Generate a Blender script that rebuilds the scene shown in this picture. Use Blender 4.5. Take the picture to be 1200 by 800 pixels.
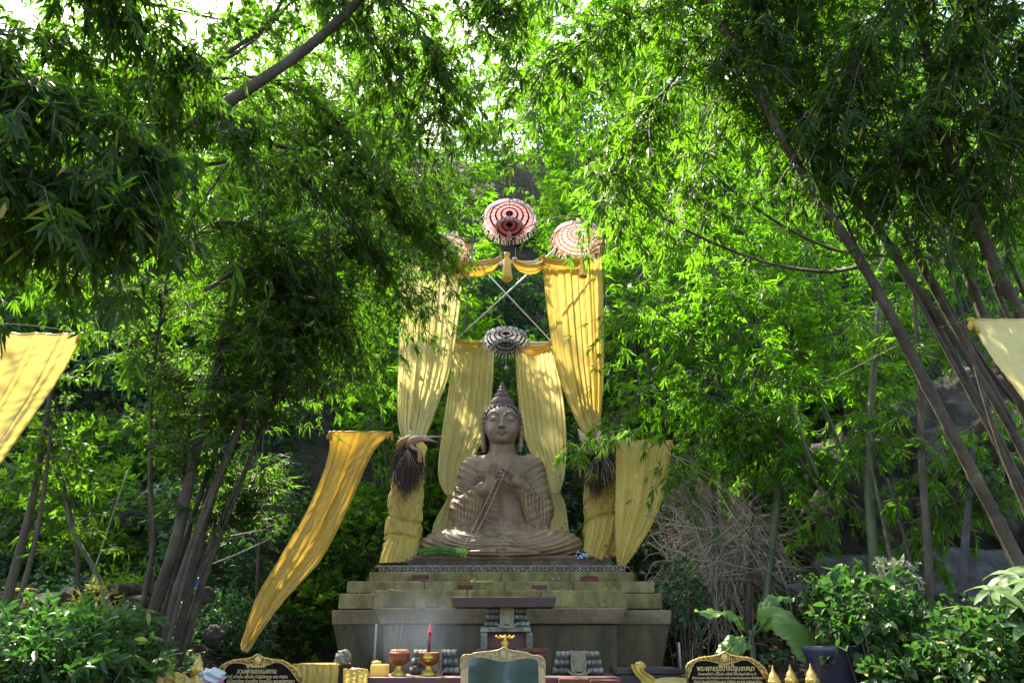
import bpy, bmesh, math, random
import numpy as np
from mathutils import Vector, Matrix, noise
from mathutils.bvhtree import BVHTree

for _o in list(bpy.data.objects):
    bpy.data.objects.remove(_o, do_unlink=True)
SC = bpy.context.scene
R = math.radians
# ------------------------------------------------------------------ camera
TH, FPX, CH = R(21.5), 900.0, 1.6
cam_data = bpy.data.cameras.new('camera')
cam_data.lens = 27.0
cam_data.sensor_width = 36.0
cam_data.clip_start = 0.05
cam_data.clip_end = 500
SC.view_settings.use_white_balance = True
SC.view_settings.white_balance_temperature = 7200
SC.view_settings.white_balance_tint = 10
cam = bpy.data.objects.new('camera', cam_data)
SC.collection.objects.link(cam)
cam.location = (0, 0, CH)
cam.rotation_euler = (R(90) + TH, 0, 0)
SC.camera = cam
# ------------------------------------------------------------------ light
SUN_EL, SUN_AZ = R(54), R(-32)          # azimuth from +Y, negative is to the left
world = bpy.data.worlds.new("World")
SC.world = world
world.use_nodes = True
_nt = world.node_tree
_bg = _nt.nodes['Background']
_sky = _nt.nodes.new('ShaderNodeTexSky')
_sky.sky_type = 'NISHITA'
_sky.sun_disc = False
_sky.sun_elevation = SUN_EL
_sky.sun_rotation = SUN_AZ
_sky.air_density = 1.0
_sky.dust_density = 2.5
_sky.ozone_density = 0.6
_nt.links.new(_sky.outputs[0], _bg.inputs[0])
_bg.inputs[1].default_value = 0.145
_sl = bpy.data.lights.new('sun', 'SUN')
_sl.energy = 3.9
_sl.angle = R(0.5)
_sl.color = (1.0, 0.95, 0.84)
sun = bpy.data.objects.new('sun', _sl)
SC.collection.objects.link(sun)
_dir = Vector((math.sin(SUN_AZ) * math.cos(SUN_EL), math.cos(SUN_AZ) * math.cos(SUN_EL), math.sin(SUN_EL)))
sun.rotation_euler = _dir.to_track_quat('Z', 'Y').to_euler()
sun.location = _dir * 60
SC.view_settings.view_transform = 'Standard'
SC.view_settings.look = 'None'
SC.view_settings.gamma = 1.0
SC.view_settings.use_curve_mapping = False
SC.view_settings.exposure = 2.52
SC.cycles.use_denoising = True
SC.cycles.max_bounces = 6
SC.cycles.diffuse_bounces = 4
SC.cycles.glossy_bounces = 2
SC.cycles.transmission_bounces = 4
SC.cycles.transparent_max_bounces = 6
SC.cycles.volume_bounces = 1
SC.cycles.sample_clamp_indirect = 6.0

# ------------------------------------------------------------------ helpers
rng = np.random.default_rng(11)
A = lambda *a: np.array(a, dtype=float)


def P(px, py, Y):
    """world point seen at pixel (px, py) of the 1200x800 photograph, Y metres in front of the camera"""
    a, b = (px - 600) / FPX, (400 - py) / FPX
    dy = math.cos(TH) - b * math.sin(TH)
    dz = math.sin(TH) + b * math.cos(TH)
    t = Y / dy
    return A(a * t, Y, CH + dz * t)


def nrm(v):
    v = np.asarray(v, float)
    return v / np.maximum(np.linalg.norm(v, axis=-1, keepdims=True), 1e-9)


def spline(pts, n):
    """Catmull-Rom through the points, n samples"""
    p = np.asarray(pts, float)
    if len(p) == 2:
        t = np.linspace(0, 1, n)[:, None]
        return p[0] * (1 - t) + p[1] * t
    q = np.vstack([2 * p[0] - p[1], p, 2 * p[-1] - p[-2]])
    seg = np.linalg.norm(np.diff(p, axis=0), axis=1)
    cum = np.concatenate([[0], np.cumsum(seg)]); cum /= cum[-1]
    out = []
    for s in np.linspace(0, 1, n):
        i = min(np.searchsorted(cum, s, side='right') - 1, len(p) - 2)
        u = (s - cum[i]) / max(cum[i + 1] - cum[i], 1e-9)
        a, b, c, d = q[i], q[i + 1], q[i + 2], q[i + 3]
        out.append(.5 * ((2 * b) + (-a + c) * u + (2 * a - 5 * b + 4 * c - d) * u * u + (-a + 3 * b - 3 * c + d) * u ** 3))
    return np.array(out)


def pxpath(pts, n):
    return spline([P(*p) for p in pts], n)


class MB:
    """collects pieces of one mesh; faces keep a material index"""
    def __init__(s):
        s.V, s.F, s.M, s.n = [], [], [], 0

    def add(s, V, F, m=0):
        V = np.asarray(V, float).reshape(-1, 3)
        s.V.append(V)
        if isinstance(F, np.ndarray):
            s.F.append(F + s.n)
            s.M.append(np.full(len(F), m))
        else:
            s.F.extend([[i + s.n for i in f] for f in F])
            s.M.append(np.full(len(F), m))
        s.n += len(V)
        return s

    def arrays(s):
        V = np.vstack(s.V)
        F = []
        uni = all(isinstance(f, np.ndarray) for f in s.F) and len({f.shape[1] for f in s.F}) == 1
        if uni:
            F = np.vstack(s.F)
        else:
            for f in s.F:
                if isinstance(f, np.ndarray):
                    F.extend(f.tolist())
                else:
                    F.append(f)
        return V, F, np.concatenate(s.M)


def link(o):
    SC.collection.objects.link(o)
    return o


def make_mesh(name, mb, mats, parent=None, origin=(0, 0, 0), smooth=True, label=None):
    V, F, M = mb.arrays()
    V = V - np.asarray(origin, float)
    me = bpy.data.meshes.new(name)
    me.from_pydata(V if isinstance(F, np.ndarray) else V.tolist(), [], F)
    if not isinstance(mats, (list, tuple)):
        mats = [mats]
    for m in mats:
        me.materials.append(m)
    if len(mats) > 1:
        me.polygons.foreach_set('material_index', M.astype(np.int32))
    me.polygons.foreach_set('use_smooth', np.full(len(me.polygons), smooth))
    me.update()
    o = link(bpy.data.objects.new(name, me))
    if parent is not None:
        o.parent = parent
    if label:
        o['label'] = label
    return o


def bevelled(o, w=.01, seg=2, ang=35):
    m = o.modifiers.new('bevel', 'BEVEL')
    m.width = w; m.segments = seg; m.limit_method = 'ANGLE'; m.angle_limit = R(ang)
    for p in o.data.polygons:
        p.use_smooth = False
    return o


class Thing:
    def __init__(s, name, label, cat, loc=(0, 0, 0), group=None, kind=None):
        s.loc = np.asarray(loc, float)
        s.o = link(bpy.data.objects.new(name, None))
        s.o.empty_display_size = .1
        s.o.location = tuple(s.loc)
        s.o['label'] = label
        s.o['category'] = cat
        if group: s.o['group'] = group
        if kind: s.o['kind'] = kind

    def part(s, name, mb, mats, smooth=True, parent=None, label=None):
        return make_mesh(name, mb, mats, parent or s.o, s.loc, smooth, label)


def solo(name, label, cat, mb, mats, loc=(0, 0, 0), group=None, kind=None, smooth=True):
    o = make_mesh(name, mb, mats, None, loc, smooth)
    o.location = tuple(loc)
    if label: o['label'] = label
    if cat: o['category'] = cat
    if group: o['group'] = group
    if kind: o['kind'] = kind
    return o


def copy_tree(o, parent=None):
    c = o.copy()
    SC.collection.objects.link(c)
    c.parent = parent
    for ch in list(o.children):
        copy_tree(ch, c)
    return c


def box(x0, x1, y0, y1, z0, z1):
    V = A([x0, y0, z0], [x1, y0, z0], [x1, y1, z0], [x0, y1, z0], [x0, y0, z1], [x1, y0, z1], [x1, y1, z1], [x0, y1, z1])
    F = np.array([[0, 3, 2, 1], [4, 5, 6, 7], [0, 1, 5, 4], [1, 2, 6, 5], [2, 3, 7, 6], [3, 0, 4, 7]])
    return V, F


def frustum(x0, x1, y0, y1, z0, z1, ix, iy):
    """box whose BOTTOM is inset by ix, iy"""
    V, F = box(x0, x1, y0, y1, z0, z1)
    V[:4, 0] += np.array([ix, -ix, -ix, ix]); V[:4, 1] += np.array([iy, iy, -iy, -iy])
    return V, F


def tubes(Pts, Rad, sides=6, cap=True):
    """batch of tubes: Pts (N,K,3), Rad (N,K)"""
    Pts = np.asarray(Pts, float)
    if Pts.ndim == 2: Pts = Pts[None]
    N, K, _ = Pts.shape
    Rad = np.broadcast_to(np.asarray(Rad, float), (N, K)) if np.ndim(Rad) < 2 else np.asarray(Rad, float)
    T = np.gradient(Pts, axis=1) if K > 2 else np.repeat((Pts[:, 1] - Pts[:, 0])[:, None], K, 1)
    T = nrm(T)
    ref = np.where(np.abs(nrm(Pts[:, -1] - Pts[:, 0])[:, 2:3]) > .8, A(1, .13, 0), A(0.1, .05, 1))[:, None]
    U = nrm(np.cross(T, np.broadcast_to(ref, T.shape)))
    W = np.cross(T, U)
    a = np.arange(sides) * 2 * np.pi / sides
    V = Pts[:, :, None] + Rad[:, :, None, None] * (U[:, :, None] * np.cos(a)[None, None, :, None] + W[:, :, None] * np.sin(a)[None, None, :, None])
    base = (np.arange(N) * K * sides)[:, None, None]
    k = (np.arange(K - 1) * sides)[None, :, None]
    s = np.arange(sides)[None, None, :]
    s2 = (s + 1) % sides
    F = np.stack([base + k + s, base + k + s2, base + k + sides + s2, base + k + sides + s], -1).reshape(-1, 4)
    V = V.reshape(-1, 3)
    if not cap:
        return V, F
    F = F.tolist()
    for n in range(N):
        F.append([n * K * sides + i for i in range(sides)][::-1])
        F.append([n * K * sides + (K - 1) * sides + i for i in range(sides)])
    return V, F


def lathe(prof, c=(0, 0, 0), n=32, sx=1., sy=1., lobes=0, lobe=0):
    prof = np.asarray(prof, float)
    a = np.arange(n) * 2 * np.pi / n
    k = 1 + lobe * np.cos(a * lobes)
    V = np.stack([prof[:, 0][:, None] * np.cos(a) * k * sx, prof[:, 0][:, None] * np.sin(a) * k * sy, np.repeat(prof[:, 1][:, None], n, 1)], -1)
    K = len(prof)
    i = (np.arange(K - 1) * n)[:, None]
    s = np.arange(n)[None]
    F = np.stack([i + s, i + (s + 1) % n, i + n + (s + 1) % n, i + n + s], -1).reshape(-1, 4)
    return V.reshape(-1, 3) + np.asarray(c, float), F


def sphere(c, r, nu=16, nv=10):
    r = np.broadcast_to(np.asarray(r, float), 3)
    t = np.linspace(-np.pi / 2, np.pi / 2, nv)
    V, F = lathe(np.stack([np.maximum(np.cos(t), 1e-3), np.sin(t)], 1), n=nu)
    return V * r + np.asarray(c, float), F


# ------------------------------------------------------------------ implicit surfaces
class Field:
    def __init__(s, lo, hi, h):
        s.lo, s.h = A(*lo), h
        n = np.ceil((A(*hi) - s.lo) / h).astype(int) + 1
        s.x = (s.lo[0] + np.arange(n[0]) * h)[:, None, None]
        s.y = (s.lo[1] + np.arange(n[1]) * h)[None, :, None]
        s.z = (s.lo[2] + np.arange(n[2]) * h)[None, None, :]
        s.D = np.full(n, 9., float)

    def uni(s, d, k=.0, sl=None):
        D = s.D if sl is None else s.D[sl]
        if k > 0:
            hh = np.clip(.5 + .5 * (D - d) / k, 0, 1)
            r = D * (1 - hh) + d * hh - k * hh * (1 - hh)
        else:
            r = np.minimum(D, d)
        if sl is None: s.D = r
        else: s.D[sl] = r

    def _sub(s, c, rr):
        """index slices around a centre, and coordinates"""
        sl, xs = [], []
        for i, ax in enumerate((s.x.ravel(), s.y.ravel(), s.z.ravel())):
            a = max(0, int((c[i] - rr[i] - s.lo[i]) / s.h)); b = min(len(ax), int((c[i] + rr[i] - s.lo[i]) / s.h) + 2)
            sl.append(slice(a, b)); xs.append(ax[a:b])
        return tuple(sl), xs[0][:, None, None], xs[1][None, :, None], xs[2][None, None, :]

    def ell(s, c, r, k=.05, rot=None, sub=False):
        m = max(r) + k + .06
        sl, x, y, z = s._sub(c, (m, m, m))
        if 0 in s.D[sl].shape: return
        X, Y, Z = np.broadcast_arrays(x - c[0], y - c[1], z - c[2])
        if rot is not None:
            M = np.array(Matrix.Rotation(rot[0], 3, 'X') @ Matrix.Rotation(rot[1], 3, 'Y') @ Matrix.Rotation(rot[2], 3, 'Z')).T
            X, Y, Z = (M[i, 0] * X + M[i, 1] * Y + M[i, 2] * Z for i in range(3))
        k0 = np.sqrt((X / r[0]) ** 2 + (Y / r[1]) ** 2 + (Z / r[2]) ** 2) + 1e-6
        k1 = np.sqrt((X / r[0] ** 2) ** 2 + (Y / r[1] ** 2) ** 2 + (Z / r[2] ** 2) ** 2) + 1e-6
        d = k0 * (k0 - 1) / k1
        if sub:
            D = s.D[sl]
            hh = np.clip(.5 - .5 * (D + d) / max(k, 1e-4), 0, 1)
            s.D[sl] = D * (1 - hh) - d * hh + k * hh * (1 - hh)
        else:
            s.uni(d, k, sl)

    def cap(s, a, b, ra, rb, k=.05):
        a, b = A(*a), A(*b)
        m = max(ra, rb) + k + .06
        c = (a + b) / 2
        sl, x, y, z = s._sub(c, np.abs(b - a) / 2 + m)
        if 0 in s.D[sl].shape: return
        ba = b - a
        t = np.clip(((x - a[0]) * ba[0] + (y - a[1]) * ba[1] + (z - a[2]) * ba[2]) / max(ba @ ba, 1e-9), 0, 1)
        d = np.sqrt((x - a[0] - t * ba[0]) ** 2 + (y - a[1] - t * ba[1]) ** 2 + (z - a[2] - t * ba[2]) ** 2) - (ra + (rb - ra) * t)
        s.uni(d, k, sl)

    def chain(s, pts, rad, k=.02):
        for i in range(len(pts) - 1):
            s.cap(pts[i], pts[i + 1], rad[i], rad[i + 1], k)

    def rbox(s, c, hh, r, k=.05):
        m = max(hh) + k + .06
        sl, x, y, z = s._sub(c, (m, m, m))
        qx, qy, qz = np.abs(x - c[0]) - hh[0] + r, np.abs(y - c[1]) - hh[1] + r, np.abs(z - c[2]) - hh[2] + r
        d = np.sqrt(np.maximum(qx, 0) ** 2 + np.maximum(qy, 0) ** 2 + np.maximum(qz, 0) ** 2) + np.minimum(np.maximum(qx, np.maximum(qy, qz)), 0) - r
        s.uni(d, k, sl)

    def mesh(s):
        D = s.D.copy()
        D[0] = D[-1] = 1; D[:, 0] = D[:, -1] = 1; D[:, :, 0] = D[:, :, -1] = 1
        ins = D < 0
        c = [ins[i:ins.shape[0] - 1 + i, j:ins.shape[1] - 1 + j, k:ins.shape[2] - 1 + k] for i in (0, 1) for j in (0, 1) for k in (0, 1)]
        cnt = sum(q.astype(np.int8) for q in c)
        act = (cnt > 0) & (cnt < 8)
        I = np.argwhere(act)
        idx = np.full(act.shape, -1, np.int64)
        idx[act] = np.arange(len(I))
        corners = [np.array((i, j, k)) for i in (0, 1) for j in (0, 1) for k in (0, 1)]
        val = [D[I[:, 0] + q[0], I[:, 1] + q[1], I[:, 2] + q[2]] for q in corners]
        acc = np.zeros((len(I), 3)); num = np.zeros(len(I))
        for a in range(8):
            for b in range(a + 1, 8):
                if np.abs(corners[a] - corners[b]).sum() != 1: continue
                va, vb = val[a], val[b]
                m = (va < 0) != (vb < 0)
                t = np.where(m, va / np.where(m, va - vb, 1), 0)[:, None]
                acc += np.where(m[:, None], corners[a] * (1 - t) + corners[b] * t, 0)
                num += m
        V = (I + acc / num[:, None]) * s.h + s.lo
        F = []
        for ax in range(3):
            sh = [slice(None)] * 3; sh2 = [slice(None)] * 3
            sh[ax] = slice(0, -1); sh2[ax] = slice(1, None)
            e0, e1 = ins[tuple(sh)], ins[tuple(sh2)]
            for flip in (False, True):
                E = np.argwhere((e0 & ~e1) if not flip else (~e0 & e1))
                u, v = (ax + 1) % 3, (ax + 2) % 3
                E = E[(E[:, u] > 0) & (E[:, v] > 0) & (E[:, u] < D.shape[u] - 1) & (E[:, v] < D.shape[v] - 1)]
                du = np.zeros(3, int); du[u] = 1
                dv = np.zeros(3, int); dv[v] = 1
                g = lambda Q: idx[Q[:, 0], Q[:, 1], Q[:, 2]]
                q = np.stack([g(E - du - dv), g(E - dv), g(E), g(E - du)], 1)
                F.append(q if not flip else q[:, ::-1])
        F = np.vstack(F)
        F = F[(F >= 0).all(1)]
        return V, F


# ------------------------------------------------------------------ materials
def newmat(name):
    m = bpy.data.materials.new(name)
    m.use_nodes = True
    nt = m.node_tree
    nt.nodes.clear()
    out = nt.nodes.new('ShaderNodeOutputMaterial')
    return m, nt, out


def ramp(nt, fac, stops):
    r = nt.nodes.new('ShaderNodeValToRGB')
    el = r.color_ramp.elements
    while len(el) < len(stops): el.new(.5)
    for e, (p, c) in zip(el, stops):
        e.position = p; e.color = (*c, 1)
    nt.links.new(fac, r.inputs[0])
    return r.outputs[0]


def noise_tex(nt, scale, detail=5, rough=.6, vec=None, dist=0.):
    n = nt.nodes.new('ShaderNodeTexNoise')
    n.inputs['Scale'].default_value = scale
    n.inputs['Detail'].default_value = detail
    n.inputs['Roughness'].default_value = rough
    n.inputs['Distortion'].default_value = dist
    if vec is not None: nt.links.new(vec, n.inputs['Vector'])
    return n.outputs['Fac']


def coords(nt, which='Object', scale=(1, 1, 1)):
    tc = nt.nodes.new('ShaderNodeTexCoord')
    mp = nt.nodes.new('ShaderNodeMapping')
    mp.inputs['Scale'].default_value = scale
    nt.links.new(tc.outputs[which], mp.inputs[0])
    return mp.outputs[0]


def mixc(nt, fac, a, b, mode='MIX'):
    n = nt.nodes.new('ShaderNodeMix')
    n.data_type = 'RGBA'; n.blend_type = mode
    for sock, v in ((n.inputs[0], fac), (n.inputs[6], a), (n.inputs[7], b)):
        if isinstance(v, (int, float)): sock.default_value = v
        elif isinstance(v, tuple): sock.default_value = (*v, 1)
        else: nt.links.new(v, sock)
    return n.outputs[2]


def principled(nt, out, col, rough=.6, bump=None, bstr=.3, bdist=.02, metal=0., spec=.5):
    b = nt.nodes.new('ShaderNodeBsdfPrincipled')
    if isinstance(col, tuple): b.inputs['Base Color'].default_value = (*col, 1)
    else: nt.links.new(col, b.inputs['Base Color'])
    if isinstance(rough, (int, float)): b.inputs['Roughness'].default_value = rough
    else: nt.links.new(rough, b.inputs['Roughness'])
    b.inputs['Metallic'].default_value = metal
    b.inputs['Specular IOR Level'].default_value = spec
    if bump is not None:
        bm = nt.nodes.new('ShaderNodeBump')
        bm.inputs['Strength'].default_value = bstr
        bm.inputs['Distance'].default_value = bdist
        nt.links.new(bump, bm.inputs['Height'])
        nt.links.new(bm.outputs[0], b.inputs['Normal'])
    nt.links.new(b.outputs[0], out.inputs[0])
    return b


def rock_mat(name, stops, scale=3., rough=.85, bstr=.5, bdist=.02, stretch=(1, 1, 1), spec=.3):
    m, nt, out = newmat(name)
    v = coords(nt, 'Object', stretch)
    n1 = noise_tex(nt, scale, 10, .72, v, .5)
    n2 = noise_tex(nt, scale * 9, 8, .75, v)
    c1 = ramp(nt, n1, stops)
    c = mixc(nt, .55, c1, ramp(nt, n2, [(.3, (.45, .45, .45)), (.7, (1, 1, 1))]), 'MULTIPLY')
    principled(nt, out, c, rough, n2, bstr, bdist, spec=spec)
    return m


def leaf_mat(name, c0, c1, tr, tmix=.45, rough=.5, yellow=.02, spec=.35):
    """c0..c1 reflectance range between leaves, tr colour of light passing through"""
    m, nt, out = newmat(name)
    g = nt.nodes.new('ShaderNodeNewGeometry')
    rnd = g.outputs['Random Per Island']
    col = ramp(nt, rnd, [(0, c0), (.6, c1), (1 - yellow - .01, c1), (1 - yellow, (.30, .24, .05))])
    mul = nt.nodes.new('ShaderNodeMath'); mul.operation = 'MULTIPLY_ADD'
    nt.links.new(rnd, mul.inputs[0]); mul.inputs[1].default_value = 7.31; mul.inputs[2].default_value = .2
    fr = nt.nodes.new('ShaderNodeMath'); fr.operation = 'FRACT'; nt.links.new(mul.outputs[0], fr.inputs[0])
    trc = ramp(nt, fr.outputs[0], [(0, tuple(.65 * q for q in tr)), (1, tr)])
    b = nt.nodes.new('ShaderNodeBsdfPrincipled')
    nt.links.new(col, b.inputs['Base Color'])
    b.inputs['Roughness'].default_value = rough
    b.inputs['Specular IOR Level'].default_value = spec
    t = nt.nodes.new('ShaderNodeBsdfTranslucent')
    nt.links.new(trc, t.inputs[0])
    mx = nt.nodes.new('ShaderNodeMixShader')
    mx.inputs[0].default_value = tmix
    nt.links.new(b.outputs[0], mx.inputs[1]); nt.links.new(t.outputs[0], mx.inputs[2])
    nt.links.new(mx.outputs[0], out.inputs[0])
    return m


def cloth_mat(name, col, tr, tmix=.4, rough=.42):
    m, nt, out = newmat(name)
    v = coords(nt, 'Object')
    n1 = noise_tex(nt, 2.2, 4, .6, v)
    n2 = noise_tex(nt, 14, 5, .6, v, 1.2)
    c = mixc(nt, ramp(nt, n1, [(.35, (0, 0, 0)), (.7, (1, 1, 1))]), tuple(.8 * q for q in col), col)
    b = nt.nodes.new('ShaderNodeBsdfPrincipled')
    nt.links.new(c, b.inputs['Base Color'])
    b.inputs['Roughness'].default_value = rough
    b.inputs['Sheen Weight'].default_value = .25
    bm = nt.nodes.new('ShaderNodeBump')
    bm.inputs['Strength'].default_value = .35; bm.inputs['Distance'].default_value = .02
    nt.links.new(n2, bm.inputs['Height']); nt.links.new(bm.outputs[0], b.inputs['Normal'])
    t = nt.nodes.new('ShaderNodeBsdfTranslucent')
    t.inputs[0].default_value = (*tr, 1)
    mx = nt.nodes.new('ShaderNodeMixShader'); mx.inputs[0].default_value = tmix
    nt.links.new(b.outputs[0], mx.inputs[1]); nt.links.new(t.outputs[0], mx.inputs[2])
    nt.links.new(mx.outputs[0], out.inputs[0])
    return m


def plain(name, col, rough=.5, metal=0., n=8., var=.35, spec=.5):
    m, nt, out = newmat(name)
    nz = noise_tex(nt, n, 5, .6, coords(nt))
    c = mixc(nt, nz, tuple((1 - var) * q for q in col), tuple(min(1, (1 + var * .5) * q) for q in col))
    principled(nt, out, c, rough, nz, .15, .01, metal, spec)
    return m


M = {}
M['leaf_far'] = leaf_mat('bamboo_leaf_painted_sunlit', (.02, .055, .008), (.045, .10, .012), (.24, .66, .02), .50, .5, .03, .22)  # bamboo leaf with sunlit brightness put into its colours
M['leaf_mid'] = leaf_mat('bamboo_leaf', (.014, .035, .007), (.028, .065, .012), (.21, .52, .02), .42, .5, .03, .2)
M['leaf_near'] = leaf_mat('bamboo_leaf_painted_shaded', (.010, .021, .006), (.018, .040, .009), (.17, .44, .02), .40, .55, .03, .16)  # same bamboo leaf, canopy shade put into its darker colours
M['leaf_blue'] = leaf_mat('blue_green_leaf', (.018, .05, .025), (.035, .08, .04), (.10, .30, .06), .35, .4)
M['leaf_shrub'] = leaf_mat('shrub_leaf', (.018, .045, .014), (.04, .085, .025), (.08, .26, .03), .3, .45, .03, .25)
M['leaf_ground'] = leaf_mat('ground_leaf', (.025, .065, .03), (.055, .12, .05), (.10, .30, .06), .3, .4, .06)
M['litter'] = leaf_mat('dry_litter_leaf', (.10, .065, .035), (.26, .20, .13), (.25, .17, .08), .25, .6, .1)
M['culm'] = rock_mat('bamboo_culm', [(.32, (.016, .013, .009)), (.47, (.05, .038, .026)), (.6, (.09, .073, .05)), (.72, (.17, .155, .12))], 1.6, .7, .6, .015, (2, 2, 1.4))
M['culm_green'] = rock_mat('green_culm', [(.3, (.03, .045, .02)), (.5, (.07, .09, .04)), (.75, (.14, .14, .09))], 2.5, .55, .3, .01, (3, 3, .8))
M['bark'] = rock_mat('bark', [(.3, (.04, .032, .025)), (.5, (.09, .075, .06)), (.7, (.15, .13, .11))], 3, .85, .8, .02, (3, 3, .8))
M['twig'] = plain('twig', (.07, .06, .035), .7)
M['dry'] = plain('dry_vine', (.33, .28, .22), .8, 0, 3, .9)
M['soil'] = rock_mat('soil', [(.3, (.02, .016, .012)), (.5, (.05, .04, .03)), (.7, (.10, .085, .06))], 1.2, .95, .9, .05)
M['rock'] = rock_mat('limestone', [(.3, (.018, .017, .013)), (.48, (.07, .064, .05)), (.7, (.22, .20, .17))], 1.8, .9, 1., .10)
M['ledge'] = rock_mat('pale_ledge', [(.3, (.035, .034, .03)), (.5, (.10, .10, .105)), (.72, (.20, .20, .21))], 2.6, .9, .9, .06)
M['gold'] = cloth_mat('gold_satin', (.67, .51, .12), (.78, .60, .14), .40, .33)
M['cream'] = cloth_mat('pale_gold_satin', (.70, .61, .24), (.86, .76, .32), .42, .38)
M['deep'] = cloth_mat('deep_gold_satin', (.54, .33, .035), (.60, .36, .04), .33, .35)
# ------------------------------------------------------------------ terrain
def ss(x, a, b):
    t = np.clip((x - a) / (b - a), 0, 1)
    return t * t * (3 - 2 * t)


def ground(x, y):
    x = np.asarray(x, float); y = np.asarray(y, float)
    side = ss(np.abs(x + .1), 2.2, 3.4)
    h = side * .42 * np.clip(y - 5.2, 0, 6.8)                        # garden beds rising beside the altar
    h = np.maximum(h, 0) + (1 - side) * ss(y, 10.5, 12.0) * 2.3
    steep = 1.25 + .12 * ss(x, 2, 14) - .30 * ss(-x, 4, 16)
    cap = 34 + 14 * ss(x, 3, 20) - 12 * ss(-x, 4, 20)
    far = np.clip(y - 12.0, 0, None) * steep
    far = cap * np.tanh(far / cap)
    h = h + far
    h = h + .25 * np.sin(x * .9 + 1.3) * np.cos(y * .7) * ss(y, 7, 12) * side + 1.2 * np.sin(x * .31 + .5) * np.sin(y * .27) * ss(y, 14, 24)
    return h


xs = np.concatenate([np.linspace(-160, -18, 14), np.arange(-17, 17.1, .35), np.linspace(18, 160, 14)])
ys = np.concatenate([np.linspace(-160, -8, 10), np.arange(-7, 4, .9), np.arange(4, 22, .3), np.linspace(22.5, 60, 40), np.linspace(70, 220, 8)])
gx, gy = np.meshgrid(xs, ys, indexing='ij')
gz = ground(gx, gy)
fine = (gy > 6.5) & (np.abs(gx + .1) > 2.6)
gz = gz + np.where(fine, .06 * np.sin(gx * 5.1 + gy * 3.3) + .05 * np.sin(gx * 2.3 - gy * 6.1), 0)
nx, ny = gx.shape
ii, jj = np.meshgrid(np.arange(nx - 1), np.arange(ny - 1), indexing='ij')
F = np.stack([ii * ny + jj, (ii + 1) * ny + jj, (ii + 1) * ny + jj + 1, ii * ny + jj + 1], -1).reshape(-1, 4)
mb = MB().add(np.stack([gx, gy, gz], -1).reshape(-1, 3), F)
solo('hillside_ground', None, None, mb, M['soil'], kind='structure')
# paved forecourt
M['paving'] = rock_mat('paving', [(.3, (.12, .11, .10)), (.7, (.22, .21, .19))], 2, .85, .3, .01)
mb = MB().add(*box(-2.2, 2.1, -3, 9.6, -.1, .012))
solo('paved_court', None, None, mb, M['paving'], kind='structure')

# ------------------------------------------------------------------ pedestal
def mossy():
    m, nt, out = newmat('mossy_concrete')
    v = coords(nt, 'Object')
    vs = coords(nt, 'Object', (2.2, 2.2, .9))
    n1 = noise_tex(nt, 1.3, 6, .65, v, .5)
    n2 = noise_tex(nt, 2.2, 6, .7, vs, .3)
    n3 = noise_tex(nt, 26, 4, .7, v)
    c = ramp(nt, n1, [(.3, (.13, .115, .045)), (.5, (.25, .22, .09)), (.68, (.30, .245, .15))])
    d = ramp(nt, n2, [(.38, (.35, .33, .28)), (.62, (1, 1, 1))])
    c = mixc(nt, .8, c, d, 'MULTIPLY')
    c = mixc(nt, .4, c, ramp(nt, n3, [(.3, (.5, .5, .5)), (.7, (1, 1, 1))]), 'MULTIPLY')
    principled(nt, out, c, .9, n3, .5, .01, spec=.25)
    return m


M['moss'] = mossy()
M['moss_dark'] = rock_mat('dark_concrete', [(.3, (.045, .036, .022)), (.5, (.095, .078, .044)), (.7, (.17, .14, .08))], 1.5, .85, .4, .01, (2, 2, .6))  # darker, browner concrete for the body and plinth
ped = Thing('pedestal', 'broad stepped mossy concrete pedestal beneath the seated statue', 'pedestal', (-.12, 9.5, 0))
for (nm, parts, mt) in (
    ('top_tier', [(-1.70, 1.45, 9.50, 11.6, 2.28, 2.40)], 'moss'),
    ('second_tier', [(-1.91, 1.65, 9.30, 11.7, 2.15, 2.278)], 'moss'),
    ('third_tier', [(-1.95, 1.69, 9.10, 11.8, 1.968, 2.133), (-1.49, 1.24, 8.75, 9.5, 1.962, 2.147)], 'moss'),
):
    mb = MB()
    for b in parts:
        ns = 4 if b[1] - b[0] > 3 else 3
        cut = np.linspace(b[0], b[1], ns + 1)
        cut[1:-1] += rng.uniform(-.12, .12, ns - 1)
        for q in range(ns):
            jy, jz = rng.uniform(-.004, .004), rng.uniform(-.0015, .0015)
            mb.add(*box(cut[q] + (.002 if q else 0), cut[q + 1] - (.002 if q < ns - 1 else 0), b[2] + jy, b[3], b[4], b[5] + jz))
    bevelled(ped.part(nm, mb, M[mt], False), .012)
M['tan'] = rock_mat('stained_concrete', [(.3, (.09, .07, .04)), (.5, (.19, .145, .085)), (.7, (.27, .225, .14))], 1.4, .9, .5, .012, (1.6, 1.6, 1.1))
mb = MB()
mb.add(*frustum(-2.00, 1.77, 9.00, 11.9, 1.802, 1.953, .015, .015)).add(*frustum(-1.475, 1.225, 8.60, 9.4, 1.800, 1.959, .075, .07))
bevelled(ped.part('cornice', mb, M['tan'], False), .014)
mb = MB()
mb.add(*frustum(-1.975, 1.745, 9.03, 11.8, 1.36, 1.80, .10, .10))
mb.add(*frustum(-1.37, 1.12, 8.72, 9.6, 1.30, 1.798, .02, .03))
mb.add(*box(-1.87, 1.64, 9.13, 11.7, .6, 1.358))
bevelled(ped.part('body', mb, M['moss_dark'], False), .012)
mb = MB().add(*box(-2.05, 1.86, 8.66, 11.8, 0, 1.31)).add(*box(-1.98, 1.80, 8.80, 11.7, 1.312, 1.35))
bevelled(ped.part('plinth', mb, M['moss_dark'], False), .015)
M['pipe_metal'] = plain('pipe_metal', (.3, .28, .25), .5)
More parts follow.
